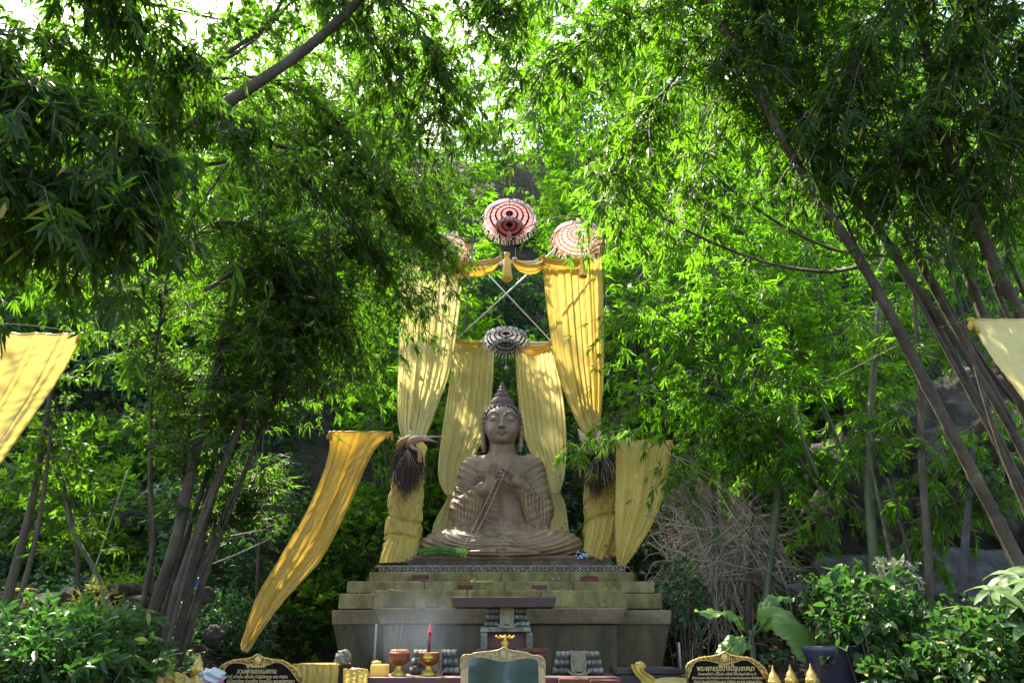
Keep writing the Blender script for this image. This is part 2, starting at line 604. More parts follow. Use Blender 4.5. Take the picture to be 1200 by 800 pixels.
for x, y0, y1, r in ((-1.44, 8.69, 8.7, .012), (1.80, 8.9, 8.9, .014)):
    ped.part('pipe', MB().add(*tubes(A([x, y0, 1.31], [x, y1, 1.80 if x < 0 else 1.62]), r, 6)), M['pipe_metal'])

# patterned band: scalloped lotus relief
seat_x0, seat_x1 = -1.60, 1.36
M['carved'] = rock_mat('carved_stone', [(.3, (.13, .125, .095)), (.55, (.27, .255, .21)), (.75, (.42, .40, .34))], 9, .75, .5, .008)
M['carved_back'] = plain('dark_recess', (.02, .018, .014), .9)
M['brownstone'] = rock_mat('brown_carved_stone', [(.3, (.07, .045, .032)), (.55, (.17, .115, .08)), (.75, (.30, .22, .165))], 6, .7, .5, .008)
bandt = Thing('patterned_band', 'low slab carved all round with a pale net of petals under the lotus seat', 'carved slab', (-.12, 9.6, 2.402))
mb = MB().add(*box(seat_x0 + .01, seat_x1 - .01, 9.612, 11.3, 2.403, 2.482))
bandt.part('slab', mb, M['carved_back'], False)
mb = MB()
n = 30
for row in range(2):
    for i in range(n + (row % 2)):
        cx = seat_x0 + (seat_x1 - seat_x0) * (i + (.5 if row == 0 else 0)) / n
        z0 = 2.408 + row * .035
        w = (seat_x1 - seat_x0) / n * .48
        t = np.linspace(0, 1, 7)
        arch = np.stack([cx + w * np.cos(np.pi * t), np.full(7, 9.606), z0 + .036 * np.sin(np.pi * t)], 1)
        mb.add(*tubes(arch, .0085, 5))
        mb.add(*sphere((cx, 9.608, z0 + .012), (.014, .012, .014), 7, 5))
for z in (2.406, 2.480):
    mb.add(*box(seat_x0, seat_x1, 9.602, 9.62, z - .005, z + .005))
for sx in (seat_x0, seat_x1):
    for i in range(24):
        mb.add(*sphere((sx, 9.66 + i * .068, 2.44), (.010, .026, .030), 6, 5))
bandt.part('petal_relief', mb, M['carved'])

seat = Thing('lotus_seat', 'dark brown seat slab with a fringe of pointed petals directly under the statue', 'seat', (-.12, 10.3, 2.485))
sx0, sx1 = -1.24, .97
mb = MB()
mb.add(*box(sx0, sx1, 9.68, 11.2, 2.484, 2.560))
mb.add(*box(sx0 + .03, sx1 - .03, 9.655, 11.2, 2.561, 2.606))
bevelled(seat.part('slab', mb, M['brownstone'], False), .01, 2)
mb = MB()
n = 17
for i in range(n + 1):
    cx = sx0 + (sx1 - sx0) * i / n
    w = (sx1 - sx0) / n / 2
    for s, dz in ((1., 0), (.55, .0)):
        pts = [(cx - w * s, 2.575), (cx - w * s * .55, 2.535 - .005 * s), (cx, 2.50 + .03 * (1 - s)), (cx + w * s * .55, 2.535 - .005 * s), (cx + w * s, 2.575)]
        mb.add(*tubes(spline([A(p[0], 9.668, p[1]) for p in pts], 9), .007, 5))
    mb.add(*sphere((cx, 9.67, 2.548), (.014, .012, .02), 7, 5))
    mb.add(*sphere((cx + w, 9.67, 2.52), (.012, .010, .014), 7, 5))
mb.add(*tubes(A([sx0, 9.66, 2.585], [sx1, 9.66, 2.585]), .010, 6))
seat.part('petal_fringe', mb, M['brownstone'])

# ------------------------------------------------------------------ the Buddha
BO = A(-.1366, 10.3, 2.608)


def statue_mat(name, stops, blotch=True):
    m, nt, out = newmat(name)
    v = coords(nt, 'Object')
    n1 = noise_tex(nt, 2.6, 7, .6, v, .3)
    n2 = noise_tex(nt, 45, 4, .6, v)
    n3 = noise_tex(nt, 4.2, 6, .7, v, .8)
    c = ramp(nt, n1, stops)
    c = mixc(nt, .35, c, ramp(nt, n2, [(.3, (.6, .6, .6)), (.7, (1, 1, 1))]), 'MULTIPLY')
    sk = ramp(nt, noise_tex(nt, 5, 6, .7, coords(nt, 'Object', (1.6, 1.6, .28)), .3), [(.35, (.55, .52, .50)), (.6, (1, 1, 1))])
    c = mixc(nt, .6 if blotch else .35, c, sk, 'MULTIPLY')
    if blotch:
        c = mixc(nt, ramp(nt, n3, [(.60, (0, 0, 0)), (.66, (.75, .75, .75))]), c, (.075, .045, .05))
    principled(nt, out, c, .5, n2, .35, .008, spec=.5)
    return m


M['statue'] = statue_mat('statue_stone', [(.3, (.155, .092, .046)), (.5, (.225, .142, .076)), (.7, (.35, .245, .145))])
M['statue_face'] = statue_mat('face_stone', [(.3, (.19, .125, .08)), (.7, (.28, .195, .135))], False)
M['hair'] = statue_mat('hair_stone', [(.3, (.07, .042, .032)), (.7, (.14, .09, .07))], False)
M['fold'] = plain('fold_paint', (.40, .33, .21), .7, 0, 12, .5)

mbB = MB()
f = Field((-1.12, -.82, -.03), (1.12, .62, 1.56), .0125)
f.ell((0, .05, .30), (.60, .42, .30), 0)
f.ell((0, .10, .72), (.41, .27, .55), .12)
f.ell((0, .05, 1.12), (.43, .25, .26), .10)
f.cap((-.36, .07, 1.24), (.36, .07, 1.24), .155, .155, .08)
f.cap((0, .08, 1.25), (0, .02, 1.50), .20, .175, .07)
for s in (-1, 1):
    f.cap((s * .42, .07, 1.21), (s * .52, -.03, .68), .165, .165, .06)     # sleeved upper arm
    f.cap((s * .52, -.08, .66), (s * .24, -.46, .86), .14, .075, .05)        # forearm
    f.cap((s * .52, -.10, .60), (s * .50, -.20, .40), .165, .12, .06)       # hanging sleeve
    f.cap((s * .36, -.30, .66), (s * .45, -.24, .38), .10, .10, .09)
    f.cap((s * .26, -.43, .80), (s * .42, -.30, .42), .065, .085, .07)
    f.ell((s * .62, -.14, .18), (.42, .42, .185), .05)                       # knee
    f.ell((s * .40, -.10, .22), (.40, .42, .14), .07)
f.cap((-.80, -.34, .15), (-.10, -.58, .12), .15, .10, .06)
f.cap((.80, -.34, .16), (.06, -.58, .14), .15, .10, .06)
f.cap((.62, -.46, .25), (.10, -.55, .245), .075, .055, .04)                  # upturned foot
f.cap((.12, -.55, .245), (.03, -.57, .22), .055, .04, .03)
f.ell((-.14, -.60, .03), (.30, .14, .055), .03)
f.ell((.20, -.60, .03), (.30, .14, .055), .03)
f.ell((.015, -.74, .03), (.075, .10, .11), .02, sub=True)
f.rbox((.15, -.20, .62), (.155, .05, .40), .04, .03)                         # flat hanging shawl
# robe relief: soft ridges follow the limbs
x, y, z = f.x, f.y, f.z
f.D = f.D + np.where(z < .40, .008 * np.sin((np.hypot(x * .9 - np.sign(x) * .12, (z - .36) * 2.6)) * 58), 0)
f.D = f.D + np.where((z >= .42) & (np.abs(x) > .33), .005 * np.sin((z - .55 * np.abs(x)) * 62), 0)
V, F = f.mesh()
body_bvh = BVHTree.FromPolygons((V + BO).tolist(), F.tolist())
mbB.add(V + BO, F)

# hands
g = Field((-.42, -.80, .62), (.46, -.22, 1.26), .0055)
# statue's right hand (left in the picture): raised, palm outwards
g.cap((-.235, -.47, .80), (-.17, -.50, .83), .072, .070, .02)
g.ell((-.135, -.515, .92), (.078, .036, .10), .03)
g.ell((-.155, -.535, .875), (.045, .03, .06), .02)
for fx, tx, L_, y0 in ((-.185, -.150, .92, 0), (-.150, -.110, 1.0, .0), (-.115, -.072, .97, .0)):
    p = [(fx, -.515, .985), (fx * .45 + tx * .55, -.53, .985 + .085 * L_), (tx, -.535, .985 + .15 * L_), (tx + .008, -.528, .985 + .20 * L_)]
    g.chain(p, [.021, .019, .017, .012], .006)
g.chain([(-.085, -.515, .97), (-.045, -.545, 1.02), (-.02, -.575, 1.045), (.005, -.59, 1.035)], [.021, .019, .016, .012], .006)
g.chain([(-.10, -.53, .88), (-.055, -.565, .925), (-.02, -.59, .97), (.0, -.60, 1.01)], [.028, .024, .020, .014], .01)
# statue's left hand (right in the picture): in front of the chest, back of the hand outwards
g.cap((.30, -.44, .85), (.22, -.50, .89), .075, .066, .02)
g.ell((.165, -.53, .935), (.10, .042, .068), .03, (0, .55, 0))
kn = [(.125, .995), (.100, .962), (.085, .928), (.085, .894)]
tp = [(.005, 1.085), (-.025, 1.035), (-.045, .985), (-.040, .940)]
for (kx, kz), (tx, tz) in zip(kn, tp):
    mx_, mz = kx * .55 + tx * .45, kz * .55 + tz * .45 + .012
    g.chain([(kx + .03, -.535, kz - .012), (kx, -.57, kz + .004), (mx_, -.60, mz), (tx + .02, -.595, tz - .008), (tx, -.58, tz)], [.023, .0225, .020, .017, .012], .006)
g.chain([(.17, -.50, 1.0), (.12, -.52, 1.05), (.06, -.56, 1.075), (.012, -.575, 1.06)], [.024, .022, .019, .013], .008)
V, F = g.mesh()
mbB.add(V + BO, F)

# head
h = Field((-.34, -.46, 1.38), (.34, .34, 2.12), .0065)
hc = 1.80
h.ell((0, .02, 1.84), (.232, .26, .27), 0)
h.ell((0, -.06, 1.77), (.205, .20, .27), .05)
h.ell((0, -.13, 1.60), (.145, .125, .095), .07)
h.ell((0, -.215, 1.555), (.058, .05, .042), .04)
h.cap((0, .03, 1.40), (0, .0, 1.62), .165, .155, .04)
for s in (-1, 1):
    h.ell((s * .098, -.165, 1.685), (.088, .085, .085), .05)
    # eye socket, lid, brow
    h.ell((s * .095, -.285, 1.845), (.060, .030, .034), .03, sub=True)
    h.ell((s * .098, -.222, 1.835), (.062, .040, .036), .012)
    lid = spline([A(s * .040, -.262, 1.828), A(s * .095, -.272, 1.806), A(s * .158, -.232, 1.828)], 7)
    h.chain([tuple(q) for q in lid], [.006] * 7, .003)
    h.ell((s * .098, -.275, 1.799), (.045, .012, .006), .006, sub=True)
    br = spline([A(s * .022, -.262, 1.845), A(s * .045, -.268, 1.897), A(s * .105, -.25, 1.925), A(s * .170, -.20, 1.895), A(s * .20, -.15, 1.84)], 9)
    h.chain([tuple(q) for q in br], [.012, .013, .014, .014, .014, .013, .012, .010, .007], .008)
    h.ell((s * .030, -.298, 1.712), (.024, .028, .019), .012)
    # long ear
    h.ell((s * .250, .02, 1.80), (.028, .070, .095), .012, (0, s * -.12, 0))
    h.ell((s * .262, -.01, 1.81), (.016, .036, .055), .01, sub=True)
    h.chain([(s * .250, .0, 1.74), (s * .243, -.01, 1.62), (s * .238, -.012, 1.50), (s * .232, -.01, 1.44)], [.030, .026, .032, .022], .02)
    h.cap((s * .20, .03, 1.80), (s * .235, .02, 1.76), .05, .04, .03)
h.chain([(0, -.245, 1.865), (0, -.285, 1.79), (0, -.325, 1.715)], [.017, .022, .026], .02)
h.chain([(-.062, -.262, 1.652), (-.03, -.288, 1.656), (0, -.292, 1.652), (.03, -.288, 1.656), (.062, -.262, 1.652)], [.006, .014, .013, .014, .006], .008)
h.chain([(-.05, -.262, 1.632), (0, -.286, 1.622), (.05, -.262, 1.632)], [.008, .017, .008], .008)
h.chain([(-.072, -.27, 1.650), (-.04, -.296, 1.642), (0, -.303, 1.640), (.04, -.296, 1.642), (.072, -.27, 1.650)], [.004] * 5, 0)
V, F = h.mesh()
headmb = MB().add(V * A(1.07, 1, 1) + BO, F)

# hair cap with rows of curls
q = Field((-.34, -.36, 1.52), (.34, .38, 2.32), .0065)
q.ell((0, .045, 1.865), (.258, .278, .275), 0)
q.ell((0, .04, 2.08), (.135, .145, .09), .05)
X, Y, Z = np.broadcast_arrays(q.x, q.y, q.z)
hl = 2.045 - 1.9 * X ** 2 - np.clip(np.abs(X) - .19, 0, 1) * 3.2
front = (Y < .02 + 0 * X) & (Z < hl)
low = (Z < 1.55 + np.clip(-Y + .12, 0, 1) * 1.2)
ang = np.arctan2(X, -(Y - .04))
curl = .013 * np.sin(ang * 22) * np.sin((Z) * 82) + .006 * np.sin((Z) * 82)
q.D = q.D + curl
q.D = np.where(front | low, np.maximum(q.D, .01), q.D)
V, F = q.mesh()
hairmb = MB().add(V * A(1.06, 1, 1) + BO, F)
prof = [(.160, 2.06), (.168, 2.09), (.155, 2.15), (.125, 2.20), (.098, 2.212), (.112, 2.232), (.108, 2.252), (.082, 2.270), (.070, 2.278), (.082, 2.298), (.076, 2.316), (.054, 2.330),
        (.046, 2.338), (.055, 2.354), (.050, 2.368), (.034, 2.380), (.030, 2.388), (.036, 2.402), (.024, 2.418), (.018, 2.428), (.018, 2.440), (.010, 2.456), (.001, 2.47)]
ush = MB().add(*lathe(prof[:4], BO + A(0, .04, 0), 64, lobes=24, lobe=.06))
ush.add(*lathe([(p[0], p[1]) for p in prof[3:]], BO + A(0, .04, 0), 40))

bud = Thing('buddha_statue', 'large brown stone Buddha seated cross legged with both hands raised at the chest', 'statue', BO)
body = bud.part('body', mbB, M['statue'])
head = bud.part('head', headmb, M['statue_face'])
hair = bud.part('hair', hairmb, M['hair'], parent=head)
bud.part('topknot', ush, M['hair'], parent=head)


CAMV = Vector((0, 0, CH))


def onbody(cx, cy, off=.004):
    """point of the statue's surface under a spot of the enlarged photograph"""
    p = Vector(P(480 + cx / 3.477, 440 + cy / 3.477, 10))
    d = (p - CAMV).normalized()
    hit, nn, _, _ = body_bvh.ray_cast(CAMV, d)
    if hit is None: return None
    return np.array(hit + nn * off * (1 if nn.dot(d) < 0 else -1))


folds = []
for k in range(8):
    folds.append([(200 - 4 * k, 362 + 25 * k), (222 - 3 * k, 372 + 25 * k), (238 - 3 * k, 388 + 24 * k), (246 - 3 * k, 408 + 22 * k)])
    folds.append([(556 + 4 * k, 362 + 25 * k), (535 + 3 * k, 372 + 25 * k), (520 + 3 * k, 388 + 24 * k), (510 + 3 * k, 408 + 22 * k)])
for k in range(8):
    c = [(302 - 14 * k, 448 + 8 * k), (308 - 15 * k, 500 + 7 * k), (294 - 13 * k, 560 + 5 * k), (264 - 8 * k, 612 - 1 * k)]
    folds.append(c)
    folds.append([(752 - a + 14, b) for a, b in c])
for y in (478, 500, 522, 546, 570, 594, 616):
    folds.append([(374, y), (350, y + 3), (322, y - 4), (306, y - 14)])
for y in (385, 405, 425):
    folds.append([(262, y - 10), (285, y), (310, y)])
for k in range(6):
    folds.append([(86 + 22 * k, 640 + k), (112 + 24 * k, 676 - 5 * k), (190 + 18 * k, 702 - 9 * k), (300 + 4 * k, 692 - 10 * k), (392 - k * 6, 652)])
    if k < 5: folds.append([(668 - 22 * k, 650 + k), (640 - 24 * k, 680 - 4 * k), (560 - 14 * k, 704 - 8 * k), (470 - 4 * k, 694 - 9 * k), (405 + k * 6, 668 - 2 * k)])
folds += [[(392, 655), (376, 690), (360, 712)], [(392, 668), (400, 695), (440, 715)],
          [(412, 322), (402, 350), (392, 380)], [(460, 410), (468, 372), (485, 345), (515, 325)], [(468, 412), (476, 380), (492, 352), (522, 332)],
          [(330, 318), (352, 330), (385, 332), (410, 324)], [(375, 470), (374, 550), (373, 632)], [(470, 470), (474, 550), (488, 610), (510, 632)]]
mb = MB()
for c in folds:
    c = spline([A(a, b, 0) for a, b in c], 22)
    pts = [onbody(a, b) for a, b, _ in c]
    run = []
    for p in pts + [None]:
        if p is None or (run and np.linalg.norm(p - run[-1]) > .14):
            if len(run) >= 4:
                r_ = np.array(run); r_[1:-1] = (r_[:-2] + r_[1:-1] * 2 + r_[2:]) / 4
                rad = .0048 * np.sin(np.linspace(.25, np.pi - .25, len(run))) ** .5
                mb.add(*tubes(r_[None], rad[None], 5))
            run = [] if p is None else [p]
        else:
            run.append(p)
bud.part('robe_folds', mb, M['fold'])

# white cotton strings from the hands to the seat
mb = MB()
for a, b, sag in (((384, 398, -.64), (264, 655, -.68), .03), ((352, 425, -.62), (214, 702, -.80), .03)):
    p0 = P(480 + a[0] / 3.477, 440 + a[1] / 3.477, 10.3 + a[2]); p1 = P(480 + b[0] / 3.477, 440 + b[1] / 3.477, 10.3 + b[2])
    t = np.linspace(0, 1, 14)[:, None]
    pts = p0 * (1 - t) + p1 * t; pts[:, 2] -= (sag * 4 * t * (1 - t))[:, 0]
    mb.add(*tubes(pts, .002, 5))
solo('sacred_string', 'pale cotton strings stretched from the raised hands down to the left knee', 'string', mb, plain('cotton', (.62, .58, .46), .9))
# ------------------------------------------------------------------ draped cloth
def cloth(mb, ea, eb, nu=90, nv=70, pleats=9, amp=.05, seed=0, m=0, end_soft=True, belly=0., wr=.006, sharp=1.6):
    """sheet between edge curves ea and eb (lists of world points); pleats run along the edges"""
    r = np.random.default_rng(seed)
    a, b = spline(ea, nv), spline(eb, nv)
    u = np.linspace(0, 1, nu)
    v = np.linspace(0, 1, nv)
    Pm = a[:, None] * (1 - u)[None, :, None] + b[:, None] * u[None, :, None]
    wid = np.linalg.norm(b - a, axis=1)
    w0 = wid.max()
    ph = np.zeros((nv, nu)); tot = 0
    for k, (fr, am) in enumerate(((1, 1), (1.73, .6), (2.9, .35), (.45, .7))):
        p0 = r.uniform(0, 6.28)
        drift = r.normal(0, .5) * v + .4 * np.sin(v * r.uniform(2, 5) + r.uniform(0, 6))
        s = np.sin(2 * np.pi * pleats * fr * (u[None] + .035 * np.sin(5 * u + p0)[None] / fr) + p0 + drift[:, None])
        s = np.sign(s) * np.abs(s) ** (1 / sharp) if k == 0 else s
        ph += am * s; tot += am
    ph /= tot
    gather = np.clip(wid / w0, .12, 1)[:, None]
    T = nrm(np.gradient((a + b) / 2, axis=0))
    S = nrm(b - a)
    N = nrm(np.cross(S, T))
    N = np.where((N[:, 1:2] > 0), -N, N)
    amp_v = amp * (.45 + .75 * (1 - gather)) * (.55 + .45 * np.sin(np.pi * np.clip(v * 1.0 + .15, 0, 1)))[:, None]
    wrk = wr * np.sin(u[None] * 31 + v[:, None] * 23 + 3 * np.sin(v[:, None] * 17 + u[None] * 5)) * np.sin(v[:, None] * 41 - u[None] * 13 + seed)
    off = ph * amp_v + belly * np.sin(np.pi * u)[None] + wrk
    Pm = Pm + N[:, None] * off[..., None]
    Pm = Pm + (S[:, None] * (.35 * amp * np.cos(2 * np.pi * pleats * u)[None, :, None] * (1 - 0 * gather[..., None])) * np.sin(np.pi * u)[None, :, None])
    i, j = np.meshgrid(np.arange(nv - 1), np.arange(nu - 1), indexing='ij')
    F = np.stack([i * nu + j, i * nu + j + 1, (i + 1) * nu + j + 1, (i + 1) * nu + j], -1).reshape(-1, 4)
    mb.add(Pm.reshape(-1, 3), F, m)
    for edge in (Pm[:, 0], Pm[:, -1], Pm[-1], Pm[0]):
        mb.add(*tubes(edge[None], .0055, 5, False), m)
    return mb


E = lambda *p: [P(*q) for q in p]

# frame of pipes behind the curtains
M['pipe'] = plain('painted_pipe', (.55, .56, .55), .45, .2)
fr = Thing('curtain_scaffold', 'tall pale pipe frame with crossed braces that carries the gold curtains', 'frame', P(590, 660, 10.9))
zt = P(600, 306, 10.7)[2]
xl, xr = P(490, 306, 10.75)[0], P(694, 306, 10.75)[0]
for x, y, z1 in ((xl, 10.75, zt), (xr, 10.75, zt), (xl, 11.45, zt - .9), (xr, 11.45, zt - .9)):
    fr.part('post', MB().add(*tubes(A([x, y, 2.2], [x, y, z1]), .025, 10)), M['pipe'])
fr.part('top_rail', MB().add(*tubes(A([xl - .12, 10.75, zt], [xr + .1, 10.75, zt]), .028, 10)), M['pipe'])
zi = P(600, 402, 11.45)[2]
fr.part('rear_rail', MB().add(*tubes(A([xl, 11.45, zi], [xr, 11.45, zi]), .024, 10)), M['pipe'])
fr.part('brace', MB().add(*tubes(np.array(E((530, 402, 11.5), (672, 272, 11.2))), .013, 8)), M['pipe'])
fr.part('brace', MB().add(*tubes(np.array(E((545, 293, 11.55), (648, 402, 11.45))), .012, 8)), M['pipe'])

mb = cloth(MB(), E((470, 312, 10.6), (468, 400, 10.6), (466, 470, 10.6), (468, 500, 10.5), (472, 515, 10.4)),
           E((545, 311, 10.6), (537, 370, 10.6), (528, 430, 10.6), (510, 482, 10.55), (497, 515, 10.4)), pleats=10, amp=.075, seed=3, nu=160)
solo('gold_curtain', 'tall pale gold curtain tied low at the left outer post, half behind bamboo', 'curtain', mb, M['cream'], P(490, 310, 10.6), 'curtains hanging from the frame')
mb = cloth(MB(), E((636, 311, 10.6), (641, 360, 10.6), (652, 430, 10.6), (671, 482, 10.55), (686, 510, 10.4)),
           E((705, 302, 10.6), (707, 380, 10.6), (707, 440, 10.6), (704, 485, 10.55), (702, 512, 10.4)), pleats=9, amp=.08, seed=8, nu=160)
solo('gold_curtain', 'tall gold curtain tied low at the right outer post, sunlit and pleated', 'curtain', mb, M['gold'], P(680, 310, 10.6), 'curtains hanging from the frame')
mb = cloth(MB(), E((532, 403, 11.35), (527, 450, 11.35), (518, 510, 11.3), (514, 555, 11.25), (521, 577, 11.15), (526, 580, 11.1)),
           E((579, 403, 11.35), (577, 450, 11.35), (570, 500, 11.3), (551, 545, 11.25), (537, 572, 11.15), (531, 580, 11.1)), pleats=11, amp=.055, seed=5, nu=150)
cloth(mb, E((526, 580, 11.1), (520, 592, 11.1), (510, 610, 11.1), (505, 628, 11.1)), E((532, 580, 11.1), (538, 590, 11.1), (545, 610, 11.1), (548, 628, 11.1)), nu=40, nv=20, pleats=5, amp=.03, seed=6)
solo('gold_curtain', 'inner pale gold curtain falling behind the left shoulder of the statue', 'curtain', mb, M['cream'], P(550, 403, 11.3), 'curtains hanging from the frame')
mb = cloth(MB(), E((604, 409, 11.35), (607, 460, 11.35), (614, 510, 11.3), (632, 550, 11.25), (645, 577, 11.15)),
           E((648, 405, 11.35), (657, 450, 11.35), (663, 500, 11.3), (662, 550, 11.25), (656, 577, 11.15)), pleats=10, amp=.055, seed=9, nu=150)
cloth(mb, E((645, 577, 11.12), (642, 590, 11.1), (638, 610, 11.1), (636, 628, 11.1)), E((656, 577, 11.12), (662, 590, 11.1), (665, 610, 11.1), (667, 628, 11.1)), nu=40, nv=20, pleats=5, amp=.03, seed=10)
solo('gold_curtain', 'inner pale gold curtain falling behind the right shoulder of the statue', 'curtain', mb, M['cream'], P(625, 405, 11.3), 'curtains hanging from the frame')


def swag(l, r, sag, Y, seed, label, thick=1., y2=None):
    (x0, y0), (x1, y1) = l, r
    n = 7
    top = [P(x0 + (x1 - x0) * t, y0 + (y1 - y0) * t + .15 * sag * 4 * t * (1 - t), Y) for t in np.linspace(0, 1, n)]
    bot = [P(x0 + (x1 - x0) * t, y0 + (y1 - y0) * t + 3 + sag * (4 * t * (1 - t)) ** .8, Y - .05) for t in np.linspace(0, 1, n)]
    mb = cloth(MB(), top, bot, nu=50, nv=40, pleats=3.2, amp=.035, seed=seed, belly=.05, wr=.003)
    solo('curtain_swag', label, 'swag', mb, M['deep'], P(x0, y0, Y), 'orange swags along the frame rails')


swag((523, 303), (589, 301), 21, 10.55, 21, 'orange swag looping left of the gold tassel on the upper rail')
swag((600, 304), (640, 306), 14, 10.55, 22, 'small orange swag between the gold tassel and the right outer curtain')
swag((634, 302), (684, 303), 11, 10.45, 23, 'orange swag laid over the top of the right outer curtain')
swag((533, 398), (574, 399), 5, 11.25, 24, 'thin orange swag on the lower rail left of the white parasol')
swag((602, 401), (647, 401), 12, 11.25, 25, 'deeper orange swag on the lower rail right of the white parasol')

# posts wrapped in gold cloth
def wrapped(px_t, px_b, pyt, pyb, wt, wb, Y, label, seed):
    r = np.random.default_rng(seed)
    nv, nu = 200, 130
    c0, c1 = P(px_t, pyt, Y), P(px_b, pyb, Y)
    v = np.linspace(0, 1, nv)[:, None]; u = np.linspace(0, 2 * np.pi, nu, endpoint=False)[None]
    cx = c0[0] + (c1[0] - c0[0]) * v; z = c0[2] + (c1[2] - c0[2]) * v
    R0 = (wt + (wb - wt) * v) / 2
    f = .020 * np.sin(9 * u + 14 * v + 2 * np.sin(5 * v + u)) * np.sin(7 * v + 2 * u + seed) + .016 * np.sin(4 * u - 22 * v + 1.5 * np.sin(3 * u)) + .010 * np.sin(17 * u + 9 * v)
    f = f * .6 + .014 * np.abs(np.sin(5 * u + 26 * v + 1.5 * np.sin(7 * v + seed))) + .012 * np.abs(np.sin(8 * u - 19 * v + 2 * np.sin(3 * u + 4 * v))) + .006 * np.sin(31 * u + 12 * np.sin(6 * v))
    for k in range(3):
        vc = r.uniform(.35, .9)
        f = f - .03 * np.exp(-((v - vc - .05 * np.sin(u + r.uniform(0, 6))) / .012) ** 2)
    f = f * (1 + 0 * u)
    sq = 1 / (np.abs(np.cos(u)) ** 4 + np.abs(np.sin(u)) ** 4) ** .25
    Rr = R0 * sq + f
    V = np.stack([cx + Rr * np.cos(u), c0[1] + Rr * .8 * np.sin(u), z + .0 * u], -1)
    i, j = np.meshgrid(np.arange(nv - 1), np.arange(nu), indexing='ij')
    F = np.stack([i * nu + j, i * nu + (j + 1) % nu, (i + 1) * nu + (j + 1) % nu, (i + 1) * nu + j], -1).reshape(-1, 4)[:, ::-1]
    t = Thing('wrapped_post', label, 'post', A(c1[0], c1[1], c1[2]), 'posts wrapped in gold cloth')
    t.part('cloth_wrap', MB().add(V.reshape(-1, 3), F), M['gold'])
    m2 = MB().add(*box(c1[0] - wb * .3, c1[0] + wb * .3, c1[1] - wb * .28, c1[1] + wb * .28, c1[2] - .12, c0[2] - .08))
    t.part('core', m2, plain('grey_post', (.2, .2, .2), .8), False)
    return t


tl = wrapped(482, 470, 520, 650, .33, .44, 10.3, 'post wrapped in crumpled gold cloth at the left end of the pedestal', 4)
mbk = MB()
cloth(mbk, E((455, 632, 10.0), (449, 645, 9.95), (445, 659, 9.9)), E((490, 630, 10.0), (489, 645, 9.95), (485, 657, 9.9)), nu=60, nv=24, pleats=7, amp=.05, seed=44)
tl.part('hem', mbk, M['gold'])
trr = wrapped(702, 704, 520, 652, .34, .40, 10.3, 'post wrapped in crumpled gold cloth at the right end of the pedestal', 7)
mbk = MB()
cloth(mbk, E((688, 612, 10.0), (686, 630, 9.97), (684, 648, 9.95)), E((722, 603, 10.0), (716, 630, 9.97), (706, 656, 9.95)), nu=60, nv=30, pleats=4, amp=.05, seed=45)
trr.part('hem', mbk, M['gold'])

# long free drapes
mb = cloth(MB(), E((386, 505, 9.6), (385, 535, 9.6), (365, 590, 9.4), (330, 652, 9.1), (302, 700, 8.9), (286, 748, 8.7), (283, 762, 8.6)),
           E((459, 506, 9.7), (436, 532, 9.65), (412, 585, 9.45), (378, 652, 9.15), (335, 700, 8.9), (304, 742, 8.7), (290, 764, 8.6)), pleats=2.6, amp=.055, seed=12, nv=110, wr=.009)
solo('gold_drape', 'long narrow gold drape swept down leftwards from a line beside the left post', 'drape', mb, M['deep'], P(420, 505, 9.6), 'gold drapes strung from lines')
mb = cloth(MB(), E((722, 515, 9.7), (722, 560, 9.7), (721, 610, 9.7), (722, 645, 9.65), (724, 662, 9.6)),
           E((788, 516, 9.6), (780, 565, 9.6), (768, 605, 9.6), (748, 640, 9.6), (732, 663, 9.6)), pleats=2.8, amp=.07, seed=15, wr=.008)
solo('gold_drape', 'short gold drape tapering to a point right of the right wrapped post', 'drape', mb, M['gold'], P(750, 515, 9.6), 'gold drapes strung from lines')
mb = cloth(MB(), E((-60, 391, 6.2), (-80, 450, 6.1), (-110, 520, 6.0), (-140, 600, 5.9)),
           E((97, 391, 6.5), (70, 440, 6.4), (32, 496, 6.2), (-12, 560, 6.0)), pleats=5, amp=.06, seed=17)
solo('gold_drape', 'pleated gold drape hanging from a line at the far left edge of the clearing', 'drape', mb, M['gold'], P(40, 391, 6.4), 'gold drapes strung from lines')
mb = cloth(MB(), E((1136, 374, 5.3), (1165, 422, 5.25), (1203, 472, 5.2), (1250, 540, 5.1)),
           E((1290, 374, 5.1), (1300, 450, 5.1), (1320, 500, 5.0), (1340, 560, 5.0)), pleats=4, amp=.04, seed=19)
solo('gold_drape', 'smooth pale gold drape hanging from a line at the far right edge of the clearing', 'drape', mb, M['cream'], P(1200, 374, 5.3), 'gold drapes strung from lines')
# knots tying the drapes to their lines
for q, lab in (((387, 507, 9.55), 'small gold knot at the left upper corner of the narrow drape'), ((458, 507, 9.65), 'small gold knot at the right upper corner of the narrow drape'),
               ((723, 516, 9.65), 'small gold knot at the left upper corner of the short tapering drape'), ((786, 517, 9.55), 'small gold knot at the right upper corner of the short tapering drape'),
               ((96, 392, 6.45), 'small gold knot at the free corner of the far left drape'), ((1138, 375, 5.27), 'small gold knot at the free corner of the far right drape')):
    kc = P(*q)
    mb = MB().add(*sphere(kc, (.028, .024, .022), 12, 8))
    mb.add(*tubes(spline([kc, kc + A(.015, -.01, -.05), kc + A(.03, -.01, -.11)], 6)[None], A([.012, .016, .02, .02, .016, .008]), 8))
    mb.add(*tubes(spline([kc, kc + A(-.02, -.01, -.04), kc + A(-.03, -.01, -.09)], 6)[None], A([.010, .014, .018, .018, .014, .006]), 8))
    solo('cloth_knot', lab, 'knot', mb, M['deep'], kc, 'knots tying the drapes to their lines')
M['line'] = plain('cord_fibre', (.06, .06, .045), .8)
